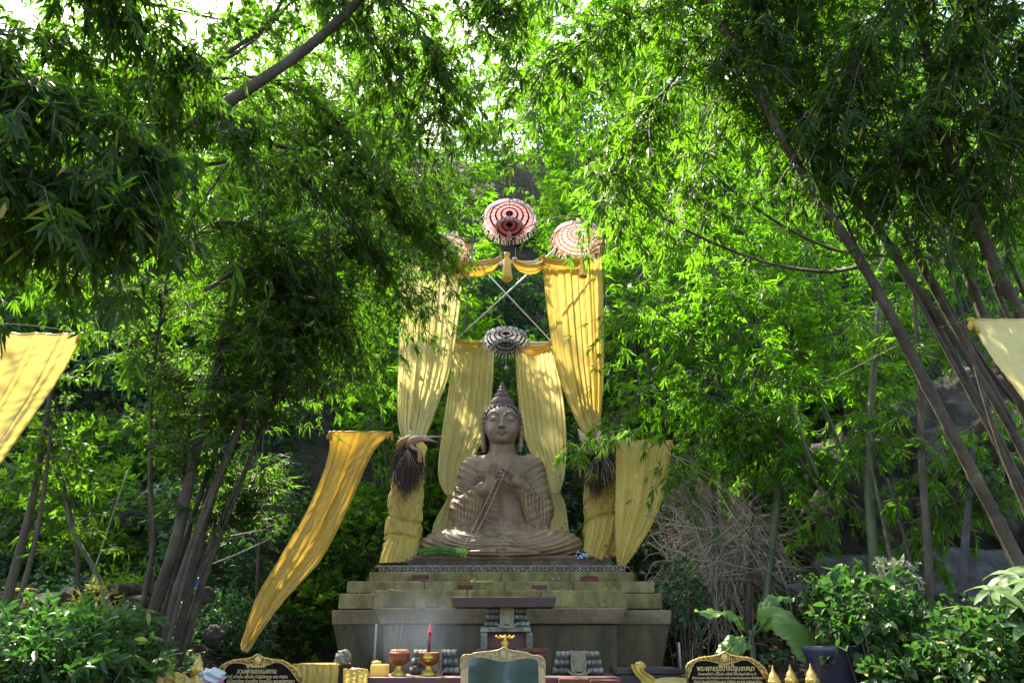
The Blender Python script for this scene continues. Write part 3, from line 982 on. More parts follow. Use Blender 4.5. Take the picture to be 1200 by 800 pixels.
mb = MB().add(*tubes(pxpath([(-250, 372, 5.6), (97, 391, 6.5), (240, 470, 8.4), (386, 505, 9.6), (468, 508, 10.2)], 40), .0035, 5))
solo('support_line', 'thin cord carrying the left drapes back to the left wrapped post', 'cord', mb, M['line'])
mb = MB().add(*tubes(pxpath([(702, 508, 10.2), (788, 516, 9.6), (960, 450, 7.6), (1136, 374, 5.3), (1420, 360, 4.9)], 40), .0035, 5))
solo('support_line', 'thin cord carrying the right drapes forward from the right wrapped post', 'cord', mb, M['line'])
mb = MB().add(*tubes(pxpath([(600, 275, 10.4), (640, 258, 10.4), (700, 252, 10.2), (900, 262, 9.5)], 30), .008, 5))
solo('support_line', 'dark cord running right from the largest pink parasol to the bamboo', 'cord', mb, plain('dark_cord', (.05, .05, .03), .8))

# ------------------------------------------------------------------ tiered parasols
M['pink'] = cloth_mat('pink_paper', (.72, .24, .28), (.75, .3, .32), .3, .6)
M['black'] = plain('black_paper', (.015, .015, .018), .7)
M['white'] = cloth_mat('white_paper', (.62, .61, .60), (.6, .6, .58), .25, .6)
M['bluegrey'] = plain('blue_grey_paper', (.18, .21, .36), .6)
M['darkgrey'] = plain('dark_grey_paper', (.05, .06, .075), .6)
M['redorange'] = cloth_mat('red_paper', (.55, .12, .08), (.6, .2, .12), .3, .6)
M['silver'] = plain('silver_foil', (.55, .55, .58), .35, .6)
M['goldfoil'] = plain('gold_foil', (.75, .48, .10), .3, .8)


def canopy(mb, Rm, c, r, depth, rings, rows, seg=40):
    """umbrella shell, rings of alternating paper; rows = material per ring from centre out"""
    a = np.arange(seg) * 2 * np.pi / seg
    for k in range(rings):
        t0, t1 = k / rings, (k + 1) / rings
        for (ta, tb) in ((t0, t1),):
            V = []
            for t in (ta, tb):
                rr = r * t
                scal = 1 - .03 * np.abs(np.sin(a * 5)) * t
                V.append(np.stack([rr * np.cos(a) * scal, rr * np.sin(a) * scal, np.full(seg, -depth * t ** 1.7)], 1))
            V = np.vstack(V)
            s = np.arange(seg)
            F = np.stack([s, (s + 1) % seg, seg + (s + 1) % seg, seg + s], 1)
            mb.add(V @ Rm.T + c, F, rows[k % len(rows)])


def fringe(mb, Rm, c, r, z, L, n, mats, w=.5, flare=0.):
    """hanging fringe tabs round a rim"""
    for i in range(n):
        a0 = 2 * np.pi * (i + .5 - w / 2) / n; a1 = 2 * np.pi * (i + .5 + w / 2) / n; am = (a0 + a1) / 2
        V = A([r * math.cos(a0), r * math.sin(a0), z], [r * math.cos(a1), r * math.sin(a1), z],
              [(r + flare) * math.cos(a1), (r + flare) * math.sin(a1), z - L * .8], [(r + flare) * math.cos(am), (r + flare) * math.sin(am), z - L], [(r + flare) * math.cos(a0), (r + flare) * math.sin(a0), z - L * .8])
        mb.add(V @ Rm.T + c, [[0, 1, 2, 3, 4]], mats[i % len(mats)])


def parasol(px, py, Y, r, tilt, rows, mats, label, tiers, extra=True, tiltx=0.):
    c = P(px, py, Y)
    t = Thing('tiered_parasol', label, 'parasol', c, 'tiered paper parasols hung above the statue')
    Rm = np.array(Matrix.Rotation(tilt, 3, 'X') @ Matrix.Rotation(tiltx, 3, 'Y'))
    for k, (s, dz) in enumerate(tiers):
        cc = c + Rm @ A(0, 0, dz * r)
        mb = MB(); canopy(mb, Rm, cc, r * s, r * s * .34, 14 if k == 0 else 9, rows)
        can = t.part('canopy', mb, mats)
        mb = MB()
        fringe(mb, Rm, cc, r * s, -r * s * .30, r * .13, 44 if k == 0 else 26, [2, 1, 2, 0], .8, .01)
        fringe(mb, Rm, cc, r * s * 1.0 + .008, -r * s * .30 - r * .10, r * .22, 90 if k == 0 else 50, [2, 0, 2, 1], .42, .03)
        fringe(mb, Rm, cc, r * s * .93, -r * s * .26, r * .16, 36 if k == 0 else 20, [2], .95, -.02)
        t.part('fringe', mb, mats, parent=can)
        mb = MB()
        nr = 20
        for i in range(nr):
            a = 2 * np.pi * i / nr
            q = np.linspace(0.03, 1, 6)
            pts = np.stack([q * r * s * math.cos(a), q * r * s * math.sin(a), -r * s * .30 * q ** 1.7 - .012], 1)
            mb.add(*tubes(pts @ Rm.T + cc, .0045, 4))
        t.part('ribs', mb, mats[1], parent=can)
    lowz = min(dz for _, dz in tiers) * r
    t.part('pole', MB().add(*tubes(np.stack([c + Rm @ A(0, 0, .05), c + Rm @ A(0, 0, lowz - .5 * r)]), .010, 8)), mats[1])
    if extra:
        b = c + Rm @ A(0, 0, lowz - .55 * r)
        V = A([0, 0, .16], [.11, 0, 0], [0, .11, 0], [-.11, 0, 0], [0, -.11, 0], [0, 0, -.16]) * r * 1.1
        t.part('pendant', MB().add(V + b, np.array([[0, 1, 2], [0, 2, 3], [0, 3, 4], [0, 4, 1], [5, 2, 1], [5, 3, 2], [5, 4, 3], [5, 1, 4]])), mats[0], False)
    return t, c, Rm


_, c1, _ = parasol(597, 250, 10.35, .40, R(-18), [1, 1, 0, 0, 1, 0, 0, 1, 0, 0, 1, 0, 0, 2], [M['pink'], M['black'], M['white']],
                   'big pink and black parasol hung highest in the middle above the upper rail', [(1, 0), (.56, -.62)])
_, c2, _ = parasol(679, 273, 10.3, .40, R(-14), [2, 0, 2, 2, 0, 2, 0, 2, 2, 0, 2, 0, 2, 0], [M['redorange'], M['twig'], M['white']],
                   'red and white parasol hung before the top of the right outer curtain', [(1, 0)], False, R(6))
_, c3, _ = parasol(524, 285, 10.4, .34, R(-14), [2, 0, 2, 2, 0, 2, 0, 2, 2, 0, 2, 0, 2, 0], [M['redorange'], M['twig'], M['white']],
                   'red and white parasol half hidden by bamboo at the left end of the upper rail', [(1, 0)], False, R(-6))
_, c4, _ = parasol(593, 390, 10.9, .33, R(-12), [0, 0, 2, 2, 1, 2, 2, 1, 2, 2, 1, 2, 0, 2], [M['bluegrey'], M['darkgrey'], M['white']],
                   'white and blue grey parasol hung low over the head of the statue', [(1, 0), (.6, -.5)], False)


def tassel(px, y0, y1, Y, w, mat, label):
    c = P(px, y0, Y); e = P(px, y1, Y)
    L = c[2] - e[2]
    prof = [(.001, 0), (w * .35, -.02 * L), (w * .3, -.12 * L), (w * .22, -.16 * L), (w * .42, -.28 * L), (w * .5, -.75 * L), (w * .62, -.86 * L), (w * .55, -.97 * L), (.001, -L)]
    mb = MB().add(*lathe(prof[::-1], c, 28, lobes=9, lobe=.09))
    solo('hanging_tassel', label, 'tassel', mb, mat, c)


tassel(594, 296, 329, 10.3, .13, M['gold'], 'gold cloth tassel hanging under the pink and black parasol')
tassel(682, 304, 326, 10.2, .10, M['goldfoil'], 'gold foil tassel hanging under the red and white parasol on the right')
mb = MB()
for px, y0, y1 in ((587, 300, 309), (604, 298, 303), (593, 425, 431)):
    Y = 10.3 if y0 < 400 else 10.8
    mb.add(*tubes(np.array(E((px, y0 - 8, Y), (px, y1, Y))), .003, 4))
    mb.add(*sphere(P(px, y1, Y), (.028, .012, .03), 12, 8))
solo('heart_charms', 'small pale heart charms dangling on threads below the parasols', 'charm', mb, M['white'])

# ------------------------------------------------------------------ driftwood and root bundles tied to the posts
M['root'] = plain('dark_root', (.075, .05, .042), .85, 0, 9, .8)
M['wood'] = rock_mat('pinkish_wood', [(.3, (.28, .17, .12)), (.55, (.42, .28, .21)), (.75, (.55, .42, .34))], 5, .6, .3, .006)
M['wood_org'] = rock_mat('orange_wood', [(.3, (.33, .15, .06)), (.7, (.50, .27, .12))], 5, .55, .3, .006)


def roots(mb, c, n, w, top, bot, seed, rad=.006):
    r = np.random.default_rng(seed)
    a = r.uniform(0, 2 * np.pi, n); q = np.sqrt(r.uniform(0, 1, n))
    L = (top - bot) * r.uniform(.45, 1, n) * (1.05 - .35 * q)
    K = 7
    t = np.linspace(0, 1, K)[None, :, None]
    p0 = np.stack([c[0] + w * .62 * q * np.cos(a), c[1] - .05 + w * .55 * q * np.sin(a), top - .10 * q ** 2 + 0 * a], 1)
    out = np.stack([np.cos(a) * q * w * r.uniform(-.3, .6, n), np.sin(a) * q * w * .5, 0 * a], 1)
    Pt = p0[:, None] + out[:, None] * np.sin(t * 2.2) + np.stack([0 * a, 0 * a, -L], 1)[:, None] * t + r.normal(0, .012, (n, K, 3)) * np.minimum(t * 3, 1)
    rr = rad * (1 - .7 * t[..., 0]) * r.uniform(.6, 1.5, (n, 1))
    mb.add(*tubes(Pt, rr, 4, False))


cl = P(479, 522, 10.0); zb = P(479, 590, 10.0)[2]
rt = Thing('root_ornament', 'curled wood with a long pointed beak over a dark root bundle on the left post', 'ornament', cl, 'wood and root ornaments tied to the posts')
mb = MB(); roots(mb, cl, 420, .24, cl[2] + .03, zb + .05, 31)
roots(mb, cl + A(.02, -.05, 0), 60, .10, cl[2] - .25, zb - .02, 33)
rt.part('root_bundle', mb, M['root'])
mb = MB()
for k in range(16):
    a0 = rng.uniform(-.9, .9)
    p = cl + A(.02, -.22, -.10)
    mb.add(*tubes(spline([p, p + A(.08 * a0, -.03, -.12), p + A(.15 * a0, -.03, -.22 - .05 * rng.random())], 6), .0045, 4))
rt.part('pale_fibres', mb, M['dry'])
mb = MB()
mb.add(*tubes(pxpath([(478, 524, 9.85), (483, 517, 9.75), (492, 514, 9.75), (502, 515, 9.75), (512, 518, 9.75)], 20)[None], np.interp(np.linspace(0, 1, 20), [0, .3, .6, 1], [.045, .06, .035, .006])[None], 12))
mb.add(*tubes(pxpath([(484, 514, 9.8), (500, 512, 9.75), (524, 511, 9.7)], 14)[None], np.interp(np.linspace(0, 1, 14), [0, .3, 1], [.03, .022, .004])[None], 10))
mb.add(*tubes(pxpath([(481, 518, 9.75), (484, 525, 9.72), (490, 527, 9.72), (492, 534, 9.72), (491, 539, 9.72)], 16)[None], np.full((1, 16), .025), 10))
rt.part('curled_wood', mb, M['wood'])
mb = MB()
mb.add(*tubes(pxpath([(468, 527, 9.85), (470, 519, 9.8), (478, 514, 9.8), (483, 512, 9.8)], 16)[None], np.interp(np.linspace(0, 1, 16), [0, .3, 1], [.03, .06, .03])[None], 10))
mb.add(*sphere(P(492, 540, 9.72), (.028, .028, .022), 10, 8))
rt.part('orange_wood', mb, M['wood_org'])
mb = MB()
for p in (((467, 512, 9.8), (473, 516, 9.8)), ((481, 504, 9.8), (483, 510, 9.8))):
    mb.add(*tubes(np.array(E(*p)), .010, 6))
rt.part('white_tip', mb, M['white'])

cr = P(698, 525, 10.0); zb = P(698, 582, 10.0)[2]
rt = Thing('root_ornament', 'pale split wood over a wide dark root bundle on the right post', 'ornament', cr, 'wood and root ornaments tied to the posts')
mb = MB(); roots(mb, cr, 480, .29, cr[2] + .06, zb, 35); roots(mb, cr + A(-.02, -.05, 0), 60, .12, cr[2] - .3, zb - .1, 36)
rt.part('root_bundle', mb, M['root'])
mb = MB()
for k in range(26):
    a0 = rng.uniform(-1, 1)
    p = cr + A(.04, -.24, -.10 - .1 * rng.random())
    mb.add(*tubes(spline([p, p + A(.12 * a0, -.03, -.10), p + A(.22 * a0, -.02, -.25 - .1 * rng.random())], 6), .005, 4))
rt.part('pale_fibres', mb, M['dry'])
mb = MB()
mb.add(*tubes(pxpath([(678, 503, 9.8), (683, 512, 9.75), (690, 524, 9.7), (697, 531, 9.7)], 16)[None], np.interp(np.linspace(0, 1, 16), [0, .4, 1], [.012, .05, .05])[None], 10))
mb.add(*tubes(pxpath([(703, 505, 9.8), (702, 515, 9.75), (698, 527, 9.7)], 12)[None], np.interp(np.linspace(0, 1, 12), [0, .4, 1], [.02, .045, .05])[None], 10))
mb.add(*tubes(pxpath([(694, 529, 9.68), (680, 528, 9.68), (677, 523, 9.68)], 10)[None], np.interp(np.linspace(0, 1, 10), [0, .4, 1], [.05, .035, .01])[None], 10))
rt.part('split_wood', mb, M['wood'])
# ------------------------------------------------------------------ altar furniture
M['maroon'] = plain('maroon_paint', (.075, .018, .018), .55, 0, 6, .5)
M['darkwood'] = plain('dark_wood', (.045, .03, .028), .6, 0, 5, .5)
M['greytile'] = rock_mat('weathered_tile', [(.3, (.05, .055, .048)), (.5, (.14, .15, .13)), (.7, (.32, .34, .30))], 8, .8, .5, .006)
M['redbrick'] = rock_mat('red_brick', [(.3, (.07, .025, .018)), (.6, (.15, .05, .033)), (.8, (.22, .10, .07))], 8, .85, .5, .006)
M['copper'] = plain('copper', (.26, .09, .04), .5, .4, 25, .8)
M['brass'] = plain('brass', (.50, .34, .05), .4, .8, 25, .6)
M['giltpaint'] = plain('gilt_paint', (.55, .36, .09), .42, .45, 14, .5)
M['stone_rope'] = rock_mat('pale_relief', [(.3, (.13, .12, .08)), (.7, (.30, .27, .18))], 9, .8, .4, .005)
ZT = 1.35
x0, x1 = P(428, 793, 6.85)[0], P(728, 793, 6.85)[0]
t = Thing('altar_table', 'long dark red altar table before the pedestal holding the bowls', 'table', ((x0 + x1) / 2, 7.2, 0))
bevelled(t.part('tabletop', MB().add(*box(x0, x1, 6.85, 7.75, ZT - .05, ZT)), M['maroon'], False), .008)
bevelled(t.part('apron', MB().add(*box(x0 + .04, x1 - .04, 6.9, 7.7, ZT - .2, ZT - .052)), M['maroon'], False), .008)
for sx in (x0 + .05, x1 - .13):
    for sy in (6.92, 7.6):
        t.part('leg', MB().add(*box(sx, sx + .08, sy, sy + .08, .012, ZT - .2)), M['maroon'], False)


def tilestack(pxl, pxr, py0, py1, Y, label, rows=3, hook=True, depth=.35, zb=None):
    a, b = P(pxl, py1, Y), P(pxr, py0, Y)
    z0 = a[2] if zb is None else zb
    z1 = b[2]
    t = Thing('tile_stack', label, 'stone stack', ((a[0] + b[0]) / 2, Y, z0), 'grey tiled stone blocks on the altar')
    mb = MB()
    W = b[0] - a[0]; hh = (z1 - z0) / rows
    for r in range(rows):
        ins = .015 * r
        zc = z0 + hh * (r + .5)
        n = 9
        for i in range(n):
            xx0 = a[0] + ins + (W - 2 * ins) * i / n; xx1 = a[0] + ins + (W - 2 * ins) * (i + 1) / n
            seg = 8
            an = np.linspace(-np.pi / 2, np.pi / 2, seg)
            V = []
            for xx in (xx0 + .003, (xx0 + xx1) / 2, xx1 - .003):
                bulge = 1 if xx not in (xx0 + .003, xx1 - .003) else .86
                V.append(np.stack([np.full(seg, xx), Y - .055 * np.cos(an) * bulge - 0 * an, zc + hh * .46 * np.sin(an) * bulge], 1))
            V = np.vstack(V)
            Fq = [[k * seg + j, (k + 1) * seg + j, (k + 1) * seg + j + 1, k * seg + j + 1] for k in range(2) for j in range(seg - 1)]
            mb.add(V, np.array(Fq))
        mb.add(*box(a[0] + ins + .004, a[0] + W - ins - .004, Y - .012, Y + depth, z0 + hh * r + .004, z0 + hh * (r + 1) - .008))
    t.part('tiles', mb, M['greytile'], False)
    if hook:
        cx = (a[0] + b[0]) / 2; w = W * .13
        mb = MB()
        u = spline([A(cx - w, Y - .075, z1 + .005), A(cx - w, Y - .085, z0 + hh * .9), A(cx - w * .75, Y - .088, z0 + hh * .3), A(cx, Y - .09, z0 + hh * .08), A(cx + w * .75, Y - .088, z0 + hh * .3), A(cx + w, Y - .085, z0 + hh * .9), A(cx + w, Y - .075, z1 + .005)], 26)
        mb.add(*tubes(u, .011, 6))
        mb.add(*box(cx - w, cx + w, Y - .078, Y - .02, z0 + hh * .45, z1))
        mb.add(*tubes(spline([A(cx - w * 1.6, Y - .075, z0 + hh * .5), A(cx - w * .9, Y - .1, z0 + hh * .05), A(cx, Y - .1, z0 - .0), A(cx + w * .9, Y - .1, z0 + hh * .05), A(cx + w * 1.6, Y - .075, z0 + hh * .5)], 16), .009, 6))
        t.part('hanging_relief', mb, M['stone_rope'], False)
    return t


tilestack(480, 539, 760, 789, 7.35, 'grey tiled block behind the copper bowls at the left of the altar', zb=ZT + .001)
tilestack(648, 706, 762, 789, 7.35, 'grey tiled block standing alone at the right of the altar', zb=ZT + .001)
# centre altar: shelf on tiled block over a red niche
c = P(590, 757, 7.85)
sh = Thing('altar_shrine', 'dark shelf on a tiled block above a maroon niche in the middle of the altar', 'shrine', (c[0], 7.85, 0))
a, b = P(528, 711, 7.6), P(652, 699, 7.6)
mb = MB().add(*frustum(a[0], b[0], 7.60, 8.0, a[2], b[2], .02, .02))
bevelled(sh.part('shelf', mb, M['darkwood'], False), .006)
st = tilestack(567, 621, 711, 735, 7.8, 'x', 3, True, .4)
for ch in list(st.o.children):
    ch.parent = sh.o
    ch.location = tuple(st.loc - sh.loc)
bpy.data.objects.remove(st.o, do_unlink=True)
a, b = P(563, 740, 7.72), P(622, 734, 7.72)
bevelled(sh.part('stone_slab', MB().add(*box(a[0], b[0], 7.72, 8.2, a[2], b[2])), M['greytile'], False), .006)
a, b = P(571, 758, 7.84), P(617, 741, 7.84)
sh.part('niche_panel', MB().add(*box(a[0], b[0], 7.84, 8.2, a[2], b[2])), M['maroon'], False)
mb = MB()
for q in ((563, 571), (617, 624)):
    a, b = P(q[0], 762, 7.76), P(q[1], 740.5, 7.76)
    mb.add(*box(a[0], b[0], 7.76, 8.2, a[2], b[2]))
sh.part('niche_frame', mb, M['greytile'], False)
a, b = P(556, 775, 7.66), P(632, 759, 7.66)
bevelled(sh.part('base', MB().add(*box(a[0], b[0], 7.66, 8.3, .012, b[2] - .01)), M['darkwood'], False), .008)
k = 0
for (l, tt, r, bt, lab) in ((604, 759, 643, 764, 'top'), (608, 765, 640, 771, 'low')):
    a, b = P(l, bt, 7.5), P(r, tt, 7.5)
    mb = MB().add(*box(a[0], b[0], 7.5, 7.75, a[2], b[2]))
    o = solo('brick_slab', 'upper red brick slab stepped beside the gold framed picture' if lab == 'top' else 'lower red brick slab under the stepped one beside the gold framed picture', 'brick', mb, M['redbrick'], P(l, bt, 7.6), smooth=False)
    bevelled(o, .005)
a, b = P(608, 771.3, 7.5), P(640, 771.3, 7.5)
o = solo('brick_pier', 'red brick pier below the slabs beside the gold framed picture', 'pier', MB().add(*box(a[0] + .01, b[0] - .01, 7.52, 7.65, ZT + .001, a[2] - .002)), M['redbrick'], (a[0], 7.5, ZT), smooth=False)

# loose blocks lying on the steps of the pedestal
for (l, tt, r, bt, Y, lab, mt) in ((483, 674, 500, 683, 9.42, 'dark maroon block with two notches on the second step, left of centre', 'maroon'),
                                   (536, 690, 553, 697, 8.85, 'small rust red block above the left end of the dark shelf', 'redbrick'),
                                   (624, 690, 641, 697, 8.85, 'small dark red block above the right end of the dark shelf', 'maroon')):
    a, b = P(l, bt, Y), P(r, tt, Y)
    zb = 2.2785 if Y > 9.3 else 2.1475
    hgt = b[2] - a[2]
    t = Thing('loose_block', lab, 'block', ((a[0] + b[0]) / 2, Y, zb), 'red blocks on the pedestal steps')
    mb = MB().add(*box(a[0], b[0], Y, Y + .09, zb, zb + hgt * .98)).add(*box(a[0] - .006, b[0] + .006, Y - .008, Y + .095, zb + hgt * .62, zb + hgt))
    bevelled(t.part('brick', mb, M[mt], False), .004)
a, b = P(681, 686, 9.36), P(702, 679, 9.36)
t = Thing('loose_block', 'orange red tile with an arched notch on the second step, right of centre', 'block', ((a[0] + b[0]) / 2, 9.4, 2.2785), 'red blocks on the pedestal steps')
xs_ = np.linspace(-1, 1, 13)
w = (b[0] - a[0]) / 2; hgt = .07; cx = (a[0] + b[0]) / 2
out = [(cx + w * s, 2.2785 + hgt * (1 - .25 * abs(s) ** 3)) for s in xs_]
inn = [(cx + w * s, 2.2785 + (0 if abs(s) > .2 else .028 * math.cos(s / .2 * math.pi / 2))) for s in xs_]
V = [(x, 9.36, z) for x, z in out] + [(x, 9.36, z) for x, z in inn] + [(x, 9.44, z) for x, z in out] + [(x, 9.44, z) for x, z in inn]
n = 13
Fq = []
for i in range(n - 1):
    Fq += [[i, n + i, n + i + 1, i + 1], [2 * n + i, 2 * n + i + 1, 3 * n + i + 1, 3 * n + i], [i, i + 1, 2 * n + i + 1, 2 * n + i], [n + i, 3 * n + i, 3 * n + i + 1, n + i + 1]]
Fq += [[0, 2 * n, 3 * n, n], [n - 1, 2 * n - 1, 4 * n - 1, 3 * n - 1]]
t.part('tile', MB().add(np.array(V), Fq), M['redbrick'], False)

# ---- framed pictures with scalloped gilt tops
def poly_plate(mb, pts, y0, y1, m=0):
    n = len(pts)
    V = [(x, y0, z) for x, z in pts] + [(x, y1, z) for x, z in pts]
    F = [list(range(n)), list(range(2 * n - 1, n - 1, -1))] + [[i, n + i, n + (i + 1) % n, (i + 1) % n] for i in range(n)]
    F[0] = F[0][::-1] if False else F[0]
    mb.add(np.array(V), F, m)


def to_xz(pts, Y):
    return [(P(a, b, Y)[0], P(a, b, Y)[2]) for a, b in pts]


def board(name, label, cat, outer, inner, Y, face_mat, scroll, group=None, lines=None, zbot=.9, frame_mat=None):
    o_ = to_xz(outer, Y); i_ = to_xz(inner, Y)
    xl_, xr_ = min(p[0] for p in o_), max(p[0] for p in o_)
    o_ = [(xr_, zbot)] + [p for p in o_] + [(xl_, zbot)] if o_[0][0] > o_[-1][0] else [(xl_, zbot)] + o_ + [(xr_, zbot)]
    il, ir = min(p[0] for p in i_), max(p[0] for p in i_)
    i_ = [(il, zbot + .04)] + i_ + [(ir, zbot + .04)]
    t = Thing(name, label, cat, ((xl_ + xr_) / 2, Y, zbot), group)
    mb = MB(); poly_plate(mb, o_, Y, Y + .035)
    bevelled(t.part('frame', mb, frame_mat or M['darkgilt'], False), .004)
    mb = MB(); poly_plate(mb, i_, Y - .004, Y - .0005)
    t.part('panel', mb, face_mat, False)
    mb = MB()
    # relief scrolls fill the band between the outlines
    oo = spline([A(x, 0, z) for x, z in to_xz(outer, Y)], 70); iu = spline([A(x, 0, z) for x, z in to_xz(inner, Y)], 70)
    mb.add(*tubes(np.stack([oo[:, 0], np.full(70, Y - .004), oo[:, 2] - .004], 1), .0055, 5))
    mb.add(*tubes(np.stack([iu[:, 0], np.full(70, Y - .005), iu[:, 2]], 1), .004, 5))
    for k in range(2, 68, 2):
        mid = (oo[k] * (.5 + .2 * (k % 4 - 1)) + iu[k] * (.5 - .2 * (k % 4 - 1)))
        gap = np.linalg.norm(oo[k] - iu[k])
        rr = min(.020, max(.007, gap * .25))
        th = np.linspace(0, 5.2, 10) + k
        sp = np.stack([mid[0] + rr * (1 - th / 14 + k / 14) * np.cos(th), np.full(10, Y - .006), mid[2] + rr * (1 - th / 14 + k / 14) * np.sin(th)], 1)
        mb.add(*tubes(sp, .0045, 5))
    cxm = (oo[34] + oo[35]) / 2
    mb.add(*sphere((scroll[0], Y - .004, scroll[1]), (.028, .012, .034), 14, 10))
    t.part('scrollwork', mb, frame_mat or M['giltpaint'])
    if lines:
        for txt, (pl, pr, pb), size in lines:
            cu = bpy.data.curves.new('lettering', 'FONT')
            cu.body = txt
            cu.align_x = 'CENTER'
            cu.extrude = .0012
            cu.size = 1.
            ob = bpy.data.objects.new('lettering', cu)
            SC.collection.objects.link(ob)
            bpy.context.view_layer.update()
            w = max(ob.dimensions[0], 1e-3)
            L_, R_ = P(pl, pb, Y), P(pr, pb, Y)
            s = (R_[0] - L_[0]) / w
            dg = bpy.context.evaluated_depsgraph_get()
            me = bpy.data.meshes.new_from_object(ob.evaluated_get(dg))
            co = np.empty(len(me.vertices) * 3); me.vertices.foreach_get('co', co); co = co.reshape(-1, 3)
            tz = s * 1.25
            co2 = np.stack([co[:, 0] * s, -co[:, 2] * 1. - .0075, co[:, 1] * tz], 1)
            me.vertices.foreach_set('co', co2.ravel())
            me.materials.clear(); me.materials.append(M['gilttext'])
            me.update()
            bpy.data.objects.remove(ob, do_unlink=True)
            o2 = link(bpy.data.objects.new('lettering', me))
            o2.parent = t.o
            o2.location = ((L_[0] + R_[0]) / 2 - t.loc[0], Y - t.loc[1], L_[2] - t.loc[2])
    return t


M['gilttext'] = plain('gilt_lettering', (.62, .48, .20), .6)
M['blackstone'] = plain('black_stone', (.004, .004, .004), .6, 0, 8, .3, .08)
M['darkgilt'] = plain('dark_gilt_relief', (.16, .09, .02), .5, .3, 30, .8)
right_outer = [(804, 782), (806, 777), (812, 773), (822, 769.5), (834, 768), (843, 766), (849, 762.5), (855, 766), (866, 768.5), (878, 770), (886, 774), (895, 781), (900, 790)]
right_inner = [(806.5, 794), (809, 785), (812, 778), (819, 773.5), (830, 773.5), (838, 775.5), (849, 777.5), (861, 775.5), (870, 772.5), (877, 773.5), (885, 779), (891, 786), (897, 795)]
for dx, dy, lab, ln in ((0, 0, 'black plaque with gilt scrolled top and Thai writing under the banana plant', [
    ('พุทธประวัติ', (842, 860, 781), .045),
    ('พระพุทธรูปปางปฐมเทศนา', (817, 884, 785.5), .068),
    ('เมื่อพระพุทธเจ้า ตรัสรู้แล้ว เสด็จไป โปรดปัญจวัคคีย์ ณ ป่า', (818, 886, 790.5), .050),
    ('อิสิปตนมฤคทายวัน ใกล้เมือง พาราณสี ทรงแสดงธรรมเทศนา เป็นครั้งแรก', (811, 894, 795.0), .050),
    ('เรียกว่า ธัมมจักกัปปวัตตนสูตร ทำให้เกิด พระสงฆ์ องค์แรก ในโลก', (813, 893, 799.5), .050)]),
        (-551, 3, 'black plaque with gilt scrolled top and Thai writing beside the gold table skirt', [
            ('พุทธประวัติ', (289, 311, 782), .045),
            ('สวนพุทธธรรมสถาน', (278, 324, 788.5), .068),
            ('แห่งนี้ สร้างขึ้น เพื่อเป็น ที่ปฏิบัติธรรม ของ สาธุชน', (264, 337, 794), .050),
            ('ผู้มีจิตศรัทธา ร่วมสร้าง ถวายไว้ใน พระพุทธศาสนา', (266, 345, 799.5), .050)])):
    oo = [(a + dx * 1.0 + (4 if dx else 0), b + dy) for a, b in right_outer]
    oi = [(a + dx * 1.0 + (4 if dx else 0), b + dy) for a, b in right_inner]
    cxm = P(849 + dx + (4 if dx else 0), 770.5 + dy, 6.3)
    t = board('inscribed_plaque', lab, 'plaque', oo, oi, 6.3, M['blackstone'], (cxm[0], cxm[2]), 'black plaques flanking the altar', ln, .885)
    t.part('stand', MB().add(*box(t.loc[0] - .3, t.loc[0] + .3, 6.34, 6.42, .885, .94)), M['darkwood'], False)
# central gilt framed picture
outer = [(540, 784), (540, 772), (543, 767), (553, 766), (556, 764.5), (566, 763), (577, 762), (586, 760), (590, 757.5), (595, 760), (604, 762), (617, 764), (624, 767), (633, 768), (638, 773), (639, 785)]
inner = [(549, 786), (549, 775), (554, 770.5), (563, 769.5), (573, 771), (583, 773.5), (590, 774), (598, 773.5), (608, 771.5), (620, 770.5), (628, 772), (631, 777), (631, 786)]
mm, nt, out_ = newmat('painted_reflection_picture')
nz = noise_tex(nt, 2.6, 4, .5, coords(nt), .8)
principled(nt, out_, ramp(nt, nz, [(.38, (.008, .03, .015)), (.52, (.03, .06, .055)), (.68, (.13, .17, .20))]), .3, spec=.3)  # bluish reflection and haze are put into the panel's colour
M['picture'] = mm
cxm = P(590, 767, 6.75)
M['paleframe'] = plain('worn_gilt', (.42, .33, .16), .55, .3, 25, .6)
board('framed_picture', 'picture with painted reflection in a worn gilt scalloped frame at the middle of the altar', 'picture', outer, inner, 6.75, mm, (cxm[0], cxm[2]), None, None, 1.0, M['paleframe'])
cf = P(592, 760, 7.1)
mb = MB().add(*lathe([(.001, -.10), (.05, -.10), (.05, -.02), (.03, 0), (.022, .02), (.038, .045), (.02, .07), (.013, .085), (.02, .10), (.001, .115)], cf, 20))
mb.add(*tubes(spline([cf + A(-.075, 0, .095), cf + A(-.04, 0, .088), cf + A(0, 0, .10), cf + A(.04, 0, .088), cf + A(.075, 0, .095)], 13), .009, 6))
for s in (-.075, .075, -.04, .04): mb.add(*sphere(cf + A(s, 0, .10), (.012, .01, .012), 8, 6))
mb.add(*lathe([(.001, ZT - cf[2]), (.07, ZT - cf[2]), (.05, ZT - cf[2] + .03), (.02, -.11), (.001, -.11)], cf, 20))
solo('brass_finial', 'shiny brass stand with a winged top rising behind the framed picture', 'ornament', mb, M['brass'], cf)

